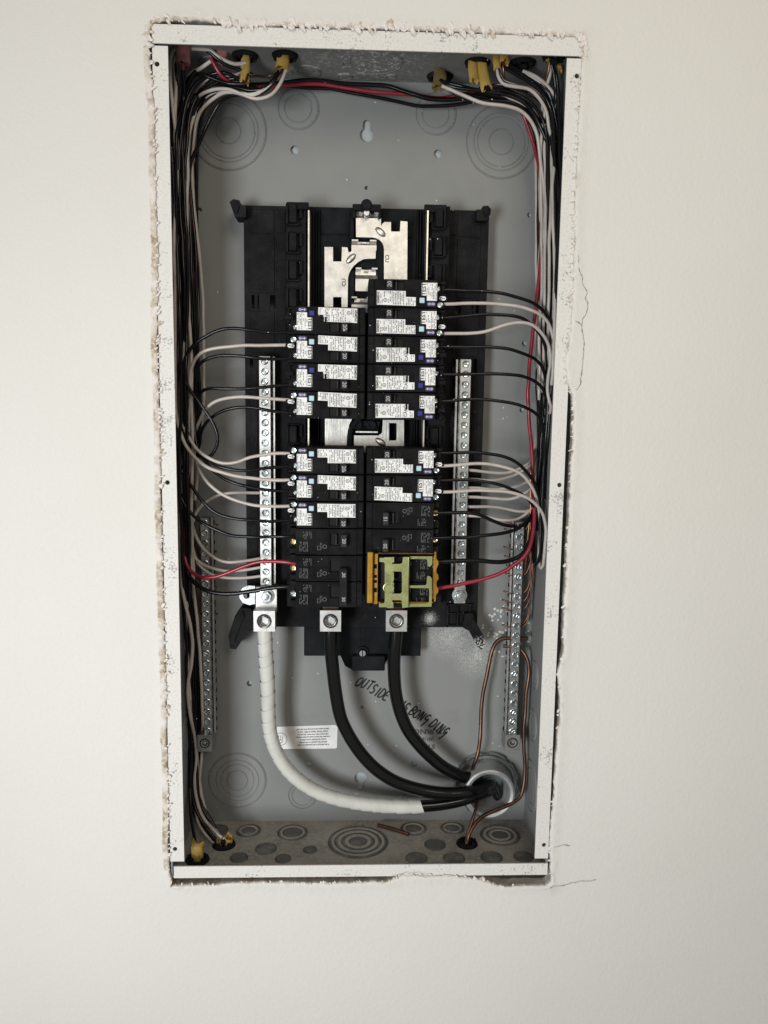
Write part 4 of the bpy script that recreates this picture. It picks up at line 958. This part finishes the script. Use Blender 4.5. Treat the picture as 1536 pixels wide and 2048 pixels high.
# free verticals of the bundle
gb = 'wires bundled along the box side by the white-taped cable'
wire('wwhite', [(480,188,.046),(455,184,.048),(430,195,.055),(406,216,.062),(394,245,.066),(388,300,.070),(386,340,.072),(388,390,.074),(393,450,.075),(400,520,.076),(403,580,.077),(407,650,.078),(409,720,.078),(408,780,.078),(405,840,.078),(400,900,.078),(396,950,.078),(390,1000,.078)], 'white wire standing apart on the open side of the bundle, next to the base', .00150, gb)
for k, (x, dep, tp) in enumerate([(361,.048,'e'),(374,.054,'a'),(383,.052,'b')]):
    wire('wwhite', [(440+5*k,1690,.055),(402+5*k,1622,.070),(392+3*k,1560,.080),(388+2*k,1480,.092),(384+2*k,1380,.090),(x+6,1280,.084),(x+4,1190,.076),(x+2,1120,.068),(x,1040,.062),(x+1,960,.058),(x,900,dep+.003)]+laneL(x, dep, 890, TL[tp], k*2.1+.6), 'white wire woven into the bundle by the white-taped cable', .00142, gb)
wire('wblack', [(558,142,.045),(545,162,.043),(525,184,.043),(500,188,.044),(465,192,.048),(440,205,.054),(416,250,.06),(398,290,.064),(384,320,.066),(381,360,.068),(384,420,.068),(389,490,.068),(392,560,.068),(394,620,.068),(397,690,.068),(398,760,.068),(397,840,.07),(394,900,.072)], 'black wire slanting across the top corner knockout into the bundle', .0015, gb)
lbl = 'black wire buried in the bundle by the white-taped cable'
for k, (x, dep, tp) in enumerate([(362,.042,'c'),(370,.050,'d'),(376,.046,'a'),(355,.065,'e'),(360,.075,'c'),(366,.08,'d'),(372,.085,'a'),(378,.086,'b'),(384,.09,'a')]):
    wire('wblack', [(432+3*(k % 4),1692,.055),(414+2*k,1655,.063),(392+k,1600,.073),(384+k,1520,.080),(380+k*1.5,1420,.084),(x+7,1320,.080),(x+6,1240,.074),(x+4,1170,dep*.5+.034),(x+2,1080,dep*.7+.016),(x,980,dep-.003),(x-1,900,dep)]+laneL(x, dep, 890, TL[tp], k*.9), lbl, .00145, gb)
# arcs in the upper corner
gc = 'wires crossing the top of the box'
wire('wwhite', [(492,126,.047),(470,128,.045),(440,115,.043),(415,96,.041),(395,86,.04),(375,85,.04)], 'white wire arching under the top edge to the split yellow jacket', .0015, gc)
wire('wblack', [(505,150,.047),(480,140,.046),(450,130,.044),(425,110,.042),(405,92,.041),(390,86,.04)], 'black wire arching under the top edge beside the white one', .0015, gc)
wire('wwhite', [(422,122,.044),(400,138,.048),(380,150,.054),(372,175,.058),(376,210,.06),(380,260,.062)], 'short white wire stub slanting out of the second pink jacket', .0016, gc)
wire('wblack', [(490,168,.046),(460,168,.047),(430,160,.049),(400,147,.05),(378,155,.054),(371,180,.058),(378,230,.062),(380,300,.066)], 'black wire curling over beside the first pink jacket', .0015, gc)
wire('wred', [(422,116,.045),(430,132,.046),(442,150,.048),(458,163,.052),(480,172,.058),(520,175,.066),(565,171,.075),(610,168,.080),(650,169,.083),(700,177,.084),(760,185,.084),(830,190,.084),(880,196,.084),(920,190,.082),(960,182,.078),(1000,190,.078),(1030,208,.080),(1047,232,.082),(1058,262,.083),(1070,300,.083),(1078,340,.080),(1082,400,.076),(1083,450,.074),(1080,520,.072),(1075,580,.070),(1071,630,.068),(1065,675,.067),(1060,725,.066),(1057,780,.066),(1058,830,.066),(1062,880,.064),(1065,930,.060),(1067,980,.056),(1069,1020,.052),(1067,1060,.047),(1060,1090,.042),(1045,1115,.038),(1020,1135,.034),(980,1153,.031),(930,1167,.030),(890,1174,.030),(872,1177,.031)], 'long thick red wire across the box top and down to the bracketed breaker', .00165, gc)
wire('wblack', [(400,200,.062),(430,180,.056),(470,172,.056),(520,170,.066),(570,165,.076),(620,160,.082),(680,165,.084),(740,169,.084),(780,174,.083),(820,187,.082),(860,197,.081),(895,201,.080),(930,196,.078),(970,190,.077),(1020,205,.078),(1060,240,.08),(1080,300,.081),(1090,360,.08),(1093,450,.08),(1092,550,.08),(1090,650,.08)], 'upper black wire strung across the top of the back panel above the red one', .00190, gc)
wire('wblack', [(395,215,.066),(430,192,.062),(480,178,.06),(540,172,.072),(600,174,.082),(660,178,.085),(720,189,.085),(780,199,.085),(840,210,.085),(880,212,.084),(920,208,.082),(965,200,.08),(1010,205,.08),(1050,232,.082),(1075,280,.084),(1084,350,.084),(1086,450,.083),(1084,560,.083),(1080,700,.082)], 'lower black wire strung across the top of the back panel, over a knockout', .00150, gc)
for k, pts_ in enumerate([[(556,146,.046),(535,172,.046),(500,180,.048),(462,176,.052),(430,186,.058),(410,215,.064),(398,260,.07),(392,330,.074),(394,420,.078)], [(520,180,.06),(480,170,.058),(440,172,.056),(408,186,.058),(390,215,.06),(383,270,.062),(376,340,.06),(374,420,.058)],
        [(500,164,.05),(465,158,.052),(425,168,.054),(396,192,.056),(380,230,.054),(372,300,.052),(366,380,.05)], [(480,160,.048),(450,146,.05),(418,150,.052),(390,170,.05),(372,205,.048),(362,260,.046),(358,340,.044)]]):
    wire('wblack', pts_, ['black wire from the bright yellow jacket swinging wide into the bundle corner', 'black wire curving tightly under the top corner whites', 'black wire lying behind the split yellow jacket', 'black wire nearest the pink jackets, bending down steeply'][k], .00148, gc)
for k, pts_ in enumerate([[(958,178,.046),(985,176,.046),(1015,183,.047),(1045,196,.048),(1070,214,.05),(1088,245,.053),(1096,290,.056),(1097,350,.058),(1095,430,.06)], [(1012,128,.04),(1040,142,.042),(1068,160,.043),(1092,184,.045),(1106,214,.047),(1112,262,.05),(1112,330,.052)], [(905,184,.06),(950,192,.06),(1000,200,.06),(1042,215,.062),(1070,246,.066),(1084,290,.07),(1090,350,.074)]]):
    wire('wblack', pts_, ['black wire from the paired yellow jackets joining the corner bundle', 'black wire from behind the short flared jacket', 'black wire low behind the torn jacket wires'][k], .00150, gc)
# --- column ending with the brass bracket
def laneR(x, dep, ys, tops, wob=0): return [(x+2.0*math.sin(y*.012+wob)+(600-y)*.006, y, dep+.002*math.sin(y*.015+wob)) for y in ys]+tops
UPY = (760,680,600,520,440,360,290)
TR = {'a': [(1078,235,.06),(1040,205,.055),(990,190,.052),(930,175,.053),(890,164,.056)], 'b': [(1090,215,.052),(1070,185,.046),(1030,172,.042),(1003,160,.037),(995,138,.036)],
      'c': [(1108,215,.048),(1090,175,.044),(1060,152,.042),(1040,140,.042)], 'd': [(1112,205,.045),(1110,165,.041),(1104,130,.037)], 'e': [(1098,220,.056),(1080,195,.05),(1040,175,.045),(990,172,.044),(974,172,.044)]}
wire('wblack', [(884,580,.040),(905,580,.040),(935,582,.040),(980,584,.040),(1020,591,.041),(1055,601,.043),(1080,615,.045),(1095,632,.047),(1104,657,.048),(1107,700,.049),(1106,760,.05),(1106,810,.051),(1106,860,.053),(1104,895,.056),(1098,912,.06),(1093,895,.066),(1095,840,.07)]+laneR(1100,.07,UPY,TR['c'],.4), b_lab('black', 'first', rc), .00145, gw)
wire('wwhite', [(884,608,.036),(905,608,.036),(940,606,.036),(985,606,.037),(1030,611,.038),(1062,619,.04),(1083,630,.043),(1098,650,.046),(1108,690,.048),(1112,740,.05),(1113,800,.052),(1112,850,.056),(1108,880,.062),(1104,850,.066)]+laneR(1111,.054,UPY,[(1119,240,.05),(1116,210,.047),(1106,186,.044),(1090,166,.042),(1070,151,.041),(1045,142,.041)],1.4), b_lab('white', 'first', rc), .00142, gw)
wire('wblack', [(884,636,.040),(905,635,.040),(930,634,.040),(975,630,.041),(1020,630,.042),(1045,636,.044),(1070,655,.047),(1085,675,.05),(1093,702,.053),(1098,740,.056),(1100,800,.058),(1099,860,.062),(1093,885,.066),(1088,850,.072)]+laneR(1092,.074,UPY,TR['b'],2.0), b_lab('black', 'second', rc), .00142, gw)
wire('wwhite', [(884,667,.036),(905,667,.036),(935,667,.036),(970,662,.037),(1010,650,.038),(1040,645,.039),(1065,650,.041),(1085,668,.043),(1098,695,.045),(1101,725,.046),(1097,760,.047),(1096,785,.047),(1102,812,.048),(1112,826,.052),(1118,815,.058)]+laneR(1107,.047,(740,660,580,500,420,350),[(1110,290,.055),(1099,260,.05),(1093,226,.047),(1080,200,.044),(1060,181,.041),(1030,173,.038),(1005,166,.037),(996,150,.036),(995,136,.036)],.1), 'white wire bowing upward then down to the second bracket-column breaker', .00142, gw)
wire('wblack', [(884,694,.040),(905,694,.040),(960,693,.040),(1010,695,.041),(1045,705,.044),(1070,717,.047),(1085,733,.05),(1092,757,.054),(1095,800,.058),(1095,850,.062),(1090,878,.068),(1084,850,.074)]+laneR(1085,.077,UPY,TR['a'],2.8), b_lab('black', 'third', rc), .00142, gw)
wire('wblack', [(884,749,.040),(905,749,.040),(970,748,.040),(1025,748,.042),(1050,753,.044),(1075,765,.047),(1088,782,.051),(1093,812,.056),(1094,860,.06),(1090,910,.066),(1083,900,.074),(1081,840,.08)]+laneR(1080,.082,UPY,TR['e'],.6), b_lab('black', 'fourth', rc), .00142, gw)
wire('wblack', [(882,803,.040),(905,802,.040),(960,800,.040),(1010,803,.042),(1045,812,.044),(1070,825,.048),(1083,843,.052),(1088,872,.057),(1088,920,.062),(1084,950,.068),(1078,930,.076),(1078,860,.082)]+laneR(1076,.086,UPY,TR['a'],1.2), b_lab('black', 'fifth', rc), .00142, gw)
wire('wblack', [(878,906,.040),(900,906,.040),(930,906,.040),(970,906,.040),(1005,912,.041),(1035,925,.043),(1055,945,.045),(1067,965,.048),(1075,995,.051),(1080,1030,.053),(1082,1070,.054),(1080,1105,.056),(1074,1126,.059),(1068,1128,.064),(1065,1105,.07),(1067,1050,.074),(1072,980,.078),(1078,900,.08),(1082,840,.08)]+laneR(1088,.08,UPY,TR['c'],1.9), 'black wire dipping in a deep narrow loop from the sixth bracket-column breaker', .00145, gw)
wire('wwhite', [(878,932,.036),(900,931,.036),(935,929,.036),(980,930,.037),(1020,938,.039),(1045,950,.042),(1062,970,.045),(1073,1000,.05),(1079,1040,.055),(1081,1080,.060),(1079,1110,.066),(1076,1080,.072),(1080,1000,.076),(1084,920,.078),(1088,850,.078)]+laneR(1096,.078,UPY,TR['b'],2.9), b_lab('white', 'sixth', rc), .00142, gw)
wire('wwhite', [(878,984,.036),(900,984,.036),(940,982,.036),(990,983,.037),(1030,988,.038),(1060,1000,.041),(1080,1020,.044),(1090,1050,.047),(1093,1090,.049),(1090,1122,.052),(1083,1138,.056),(1079,1125,.062),(1083,1060,.068),(1088,980,.072),(1091,900,.072),(1092,840,.072)]+laneR(1101,.074,UPY,TR['c'],.9), 'white wire dipping in the deepest loop from the seventh bracket-column breaker', .00142, gw)
wire('wblack', [(878,961,.040),(900,960,.040),(940,960,.040),(985,965,.041),(1025,977,.043),(1052,993,.047),(1066,1012,.052),(1073,1035,.058),(1074,1060,.066),(1070,1030,.074),(1074,960,.08),(1080,880,.084)]+laneR(1083,.086,UPY,TR['e'],1.5), b_lab('black', 'seventh', rc), .00142, gw)
wire('wblack', [(866,1026,.034),(885,1026,.034),(930,1026,.036),(960,1030,.038),(990,1042,.042),(1015,1050,.046),(1040,1051,.05),(1057,1043,.055),(1068,1022,.06),(1073,990,.065),(1077,940,.07),(1082,880,.074)]+laneR(1089,.074,UPY,TR['e'],2.3), 'black wire dipping behind itself to the plain 15 breaker', .00160, gw)
wire('wblack', [(866,1076,.034),(885,1076,.034),(930,1075,.037),(980,1070,.041),(1020,1063,.046),(1045,1051,.051),(1060,1035,.056),(1071,1012,.061),(1076,975,.066),(1081,920,.07),(1085,860,.072)]+laneR(1094,.07,UPY,TR['a'],.3), 'black wire rising to the bundle from the plain 20 breaker above the bracket', .00160, gw)
wire('wblack', [(868,1124,.033),(885,1123,.033),(940,1122,.036),(990,1124,.039),(1018,1122,.042),(1042,1110,.046),(1057,1088,.051),(1065,1058,.056),(1071,1018,.06),(1075,975,.064),(1080,920,.066),(1084,860,.066)]+laneR(1104,.06,UPY,TR['d'],1.1), 'thick black wire leaving the upper pole of the bracketed breaker', .00200, gw)
nbr = 'white wire from the neutral bar by the bracket to the bundle, %s of six'
for k, pts in enumerate([[(928,940),(950,941),(980,945),(1020,944),(1048,932),(1062,920)], [(928,959),(950,959),(985,960),(1020,953),(1045,942),(1064,928)], [(926,976),(950,976),(985,979),(1025,974),(1050,965),(1065,955)],
                         [(926,994),(950,994),(980,996),(1020,996),(1045,988),(1065,972)], [(924,1013),(945,1013),(970,1013),(1010,1017),(1040,1022),(1058,1020),(1068,1004)], [(924,1032),(945,1032),(970,1033),(1005,1040),(1035,1038),(1055,1026),(1069,1006)]]):
    wire('wwhite', [(a, b_, .070+.0006*i) for i, (a, b_) in enumerate(pts)]+[(1072+2*k, 880, .084), (1076+2*k, 800, .088)]+laneR((1072,1081,1077,1089,1086,1099)[k], (.089,.064,.085,.058,.080,.052)[k], UPY, TR['abecde'[k]], k*.8), nbr % ['top', 'second', 'third', 'fourth', 'fifth', 'bottom'][k], .00140, gn)
# wires in front at the upper corner by the bracket column
gr_ = 'wires bundled along the box side by the brass bracket'
wire('wwhite', [(884,172,.054),(905,180,.052),(930,190,.051),(965,203,.05),(1010,213,.05),(1038,222,.052),(1060,240,.055),(1073,265,.058),(1080,300,.06),(1084,340,.062),(1088,390,.064),(1090,440,.065),(1088,500,.067),(1084,560,.068),(1080,620,.07),(1078,700,.072),(1078,800,.074)], 'white wire sweeping from the dirty torn jacket round the corner knockout', .00150, gr_)
wire('wblack', [(880,160,.056),(900,172,.053),(930,178,.051),(975,185,.05),(1015,193,.049),(1045,206,.05),(1068,228,.052),(1085,258,.054),(1098,295,.056),(1107,340,.056),(1112,400,.055),(1114,480,.054),(1113,560,.054),(1111,650,.055),(1108,740,.057)], 'black wire sweeping from the torn jacket above the white one', .00150, gr_)
wire('wblack', [(898,178,.056),(920,193,.056),(950,200,.056),(990,198,.054),(1025,202,.053),(1055,222,.056),(1078,252,.06),(1092,300,.062),(1099,360,.062),(1101,440,.062),(1101,540,.063),(1098,640,.064)], 'second black wire leaving the torn jacket low beneath the others', .00150, gr_)
wire('wblack', [(990,128,.038),(1015,138,.038),(1042,155,.039),(1068,170,.041),(1088,190,.043),(1100,215,.045),(1106,250,.046),(1109,310,.047),(1110,380,.048),(1112,450,.049),(1111,560,.05)], 'black wire leaving the pair of short yellow jackets', .00160, gr_)
wire('wblack', [(1105,130,.037),(1112,150,.039),(1116,190,.042),(1119,250,.044),(1120,330,.045),(1119,420,.046),(1117,520,.047),(1115,620,.048)], 'black wire close to the box side under the corner jacket', .00155, gr_)
wire('wwhite', [(1101,130,.037),(1100,150,.040),(1094,170,.044),(1088,190,.05),(1086,230,.06),(1084,300,.068),(1081,380,.072),(1080,450,.074),(1078,520,.076),(1074,600,.078)], 'white wire dropping behind others from the corner jacket', .00150, gr_)
wire('wblack', [(1010,172,.05),(1040,180,.049),(1068,192,.048),(1085,208,.048),(1096,232,.05),(1103,280,.052),(1107,340,.053)], 'glossy black wire curving between two white wires at the corner', .00140, gr_)
for k, (x, dep) in enumerate([(1098,.056),(1104,.068),(1094,.088),(1100,.084),(1106,.078),(1112,.07),(1116,.062)]):
    wire('wblack', [(x-14,1000,dep-.004),(x-10,930,dep-.002),(x-6,860,dep)]+laneR(x, dep, UPY, TR['becbdad'[k]], k*1.3), 'black wire buried in the bundle by the brass bracket', .00150, gr_)
# wires that go down to the dusty floor
gd = 'wires dropping to the box floor'
wire('wwhite', [(352,900,.056),(356,980,.056),(360,1080,.056),(365,1160,.056),(373,1210,.056),(383,1260,.056),(386,1290,.056),(383,1330,.057),(378,1365,.058),(378,1400,.06),(384,1440,.064),(392,1475,.078),(394,1510,.08),(390,1560,.076),(394,1600,.07),(408,1635,.064),(432,1665,.058),(454,1684,.055),(457,1694,.055)], 'white wire wandering down the box side in front of the hidden ground bar', .00150, gd)
wire('wwhite', [(376,950,.07),(378,1050,.07),(382,1130,.068),(385,1160,.068),(391,1230,.068),(397,1290,.07),(401,1340,.072),(403,1400,.074),(404,1440,.076),(404,1480,.096),(404,1510,.088),(398,1560,.08),(397,1600,.074),(405,1640,.066),(425,1668,.06),(440,1690,.055)], 'white wire dropping straight behind the ground bar lug', .00140, gd)
wire('wblack', [(358,950,.064),(360,1080,.064),(364,1180,.064),(372,1290,.064),(376,1380,.068),(380,1450,.076),(384,1505,.078),(381,1555,.074),(386,1600,.07),(400,1635,.064),(420,1664,.058),(438,1686,.055)], 'black wire dropping to the two-cable floor connector', .00150, gd)
wire('wwhite', [(360,1020,.07),(363,1100,.072),(367,1200,.072),(372,1290,.072),(377,1340,.074),(381,1400,.078),(386,1460,.084),(389,1510,.084),(386,1560,.08),(388,1600,.074),(396,1640,.066),(410,1665,.06),(430,1690,.055)], 'thin white wire between the box side and the other dropping wires', .00125, gd)
wire('wblack', [(354,1000,.07),(357,1150,.072),(361,1300,.074),(370,1420,.078),(378,1500,.08),(382,1570,.074),(383,1620,.062),(386,1660,.045),(393,1692,C7.y+.002)], 'black wire dropping into the bent yellow floor jacket', .00150, gd)
for k, x in enumerate((383, 392)): wire('wblack', [(x-6,1050,.08),(x-4,1150,.082),(x,1250,.084),(x+4,1350,.087),(x+7,1440,.09),(x+8,1500,.092),(x+2,1570,.084),(x+4,1620,.074),(420+8*k,1670,.06),(440+8*k,1692,.055)], 'black wire tucked behind the ground bar beside the wire bundle', .00145, gd)

# ---- bare copper on the ground bars
gcu = 'bare copper ground wires'
for k, (yy, x0_) in enumerate([(1048,1010),(1062,1008),(1098,1007),(1116,1008),(1135,1012),(1151,1010),(1187,1007),(1204,1003),(1220,1004),(1254,1004)]):
    wire('copper', [(x0_, yy-5, .088), (x0_+8, yy-2, .086), (x0_+18, yy+1, .0855), (1040, yy+2, .0855), (1051, yy-4, .085), (1058, yy-22, .084), (1062-k*.3, yy-60, .083), (1066, max(1010, yy-130), .080), (1070, 960, .082), (1078, 880, .088)], 'bare copper wire through the ground bar near the conduit, number %s hole end bent out' % ordn[k], .00095, gcu)
wire('copper_bright', [(1066,900,.072),(1062,960,.072),(1060,1000,.072),(1060,1040,.072),(1056,1080,.074),(1051,1125,.078),(1047,1145,.083),(1036,1152,.0855)], 'bright bare copper wire beside the red wire above the ground bar', .0010, gcu)
wire('copper', [(1068,1080,.08),(1066,1140,.08),(1062,1180,.082),(1058,1215,.084),(1052,1240,.086),(1036,1254,.0855)], 'bare copper wire curving lowest into the ground bar near the conduit', .0010, gcu)
for k, yy in enumerate((1046, 1100, 1118, 1136, 1171, 1208, 1225)):
    wire('copper', [(436-(k % 3)*3, yy+4, .088), (429, yy+1, .0865), (420, yy, .0855), (404, yy-2, .0855), (396, yy-18, .085), (390, yy-50, .086), (388, yy-120, .088), (388, 900, .09)], 'bare copper stub poking through the ground bar behind the bundle, %s down' % ordn[k], .00085, gcu)
wire('copper_bright', [(496,148,.045),(493,158,.043),(490,168,.042)], 'short bright copper end in the split yellow jacket', .0011, gcu)
wire('copper', [(500,154,.046),(515,152,.05),(530,154,.056),(545,150,.055),(562,140,.046)], 'bare copper wire between two top connectors', .0009, gcu)
wire('copper_bright', [(566,138,.044),(562,148,.042),(556,158,.042)], 'copper strand showing at the bright yellow jacket with white wires', .0010, gcu)
wire('copper_bright', [(1005,124,.036),(1007,140,.036),(1008,156,.04)], 'copper end under the short flared yellow jacket', .0011, gcu)
wire('copper_bright', [(1099,126,.035),(1097,142,.037),(1092,160,.042),(1090,200,.055)], 'copper wire under the corner yellow jacket', .0011, gcu)

# ================================================================== SERVICE CABLES, CONDUIT, HEAVY GROUND
gs = 'service cables from the conduit'
def cable(label, pts, r, m, tape_to=None):
    P = clampw(spline([at(*p) for p in pts], .0022), r); t = thing('service_cable', label, 'cable', P[-1], group=gs)
    MB().tube(P, r, 22).build('insulation', m, t, sharp=60)
    if tape_to:
        # overlapping wraps of white tape, each a slightly flared sleeve
        acc = 0; i = 0; W_ = []
        while i < len(P)-1 and P[i].x < tape_to:
            j = min(len(P)-1, i+random.choice((4, 5, 5, 6, 6, 7))); W_.append((i, j)); i = j
        for a, b_ in W_:
            seg = P[a:b_+1]
            if len(seg) < 2: continue
            d = (seg[-1]-seg[-2]).normalized()
            seg = seg+[seg[-1]+d*.0012]
            tilt = Vector((d.z, 0, -d.x)).normalized()
            mb = MB(); rad = [r+.0003+.0011*(1-k/len(seg)) for k in range(len(seg))]; mb.tube(seg, r, 22, False, rad)
            mb.bm.verts.ensure_lookup_table()
            for v in mb.bm.verts: 
                # wrap edges run at a slant
                off = v.co-seg[0]; lat = off.dot(tilt); v.co += d*(lat*.32)
            mb.build('tape_wrap', 'tape', t, sharp=60)
    return t
cable('thick cable wrapped in white tape, curving from the neutral lug to the conduit', [(529,1250,.052),(530,1270,.052),(531,1300,.053),(534,1345,.056),(536,1390,.060),(537,1430,.063),(541,1468,.065),(553,1504,.067),(575,1539,.069),(605,1566,.070),(645,1588,.071),(700,1603,.072),(760,1611,.073),(825,1613,.073),(880,1609,.074),(925,1600,.076),(960,1588,.082),(985,1578,.094),(992,1574,.118)], .0062, 'cable', at(822,1612,.073).x)
cable('thick black cable from the lug under the tied 30 breaker', [(661,1250,.052),(661,1270,.052),(662,1300,.053),(666,1340,.055),(671,1382,.058),(681,1434,.060),(692,1460,.061),(707,1486,.062),(727,1513,.0625),(753,1539,.063),(790,1563,.064),(838,1579,.065),(895,1587,.067),(945,1583,.072),(975,1570,.084),(985,1562,.118)], .0066, 'cable')
cable('thick black cable from the lug under the brass bracket', [(792,1250,.052),(792,1270,.052),(789,1300,.053),(788,1340,.056),(791,1382,.060),(796,1408,.062),(804,1434,.064),(816,1460,.066),(835,1486,.068),(860,1512,.070),(893,1538,.073),(932,1555,.080),(960,1560,.092),(968,1560,.118)], .0066, 'cable')
hub = thing('conduit_fitting', 'grey steel conduit end with locknut, cables entering it', 'conduit', (HUB.x, D, HUB.z-.028))
MB().lathe([(.0276, .20), (.0276, .076), (.0268, .0735), (.0250, .0725), (.0222, .0735), (.0206, .077), (.0204, .20)], (HUB.x, 0, HUB.z), 56).build('pipe', 'pipe', hub)
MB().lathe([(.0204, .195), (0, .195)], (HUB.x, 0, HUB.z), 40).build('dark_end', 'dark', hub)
mb = MB(); nn = 64; L = []
for k in range(nn):
    a = 2*math.pi*k/nn; rr = .0352 if (k % 8) not in (0, 1) else .0330; L.append((HUB.x+rr*math.cos(a), HUB.z+rr*math.sin(a)))
mb.add(plate_mesh([L, circle(HUB.x, HUB.z, .0279, 48)], D-.0062, D-.0002, None)); mb.lathe([(.0338, D-.0064), (.0328, D-.0078), (.0300, D-.0078), (.0286, D-.0064)], (HUB.x, 0, HUB.z), 56)
mb.build('locknut', 'zinc', hub)
gh = 'heavy bare copper ground conductors'
wire('copper', [(1056,1277,.0855),(1030,1276,.0855),(1008,1276,.085),(994,1282,.084),(985,1298,.083),(977,1330,.083),(970,1370,.083),(964,1410,.083),(961,1450,.082),(959,1480,.079),(955,1508,.075),(948,1530,.077),(944,1545,.10)], 'heavy copper conductor bending from the ground bar into the conduit', .00205, gh, n=12)
wire('copper', [(1006,1292,.087),(1030,1294,.0855),(1044,1300,.085),(1054,1316,.083),(1058,1340,.082),(1055,1380,.081),(1051,1430,.081),(1048,1480,.081),(1049,1530,.080),(1048,1570,.078),(1040,1596,.075),(1022,1610,.072),(990,1622,.068),(964,1634,.063),(946,1652,.056),(937,1672,.051),(935,1690,.05)], 'heavy copper conductor running down from the ground bar to the floor connector', .00190, gh, n=12)
wire('copper', [(960,1580,.100),(957,1596,.080),(952,1620,.066),(944,1645,.058),(936,1668,.053),(932,1690,.05)], 'short copper conductor from the conduit to the floor connector', .00170, gh, n=12)
P0, P1 = atz(756, 1650, -h2+.0036), atz(818, 1668, -h2+.0036)
mb = MB(); mb.tube([P0, P0.lerp(P1, .4)+Vector((0, 0, .0004)), P1], .0020, 12); tag(mb.build('copper_offcut', 'copper'), 'loose offcut of copper lying on the dusty box floor', 'copper offcut')
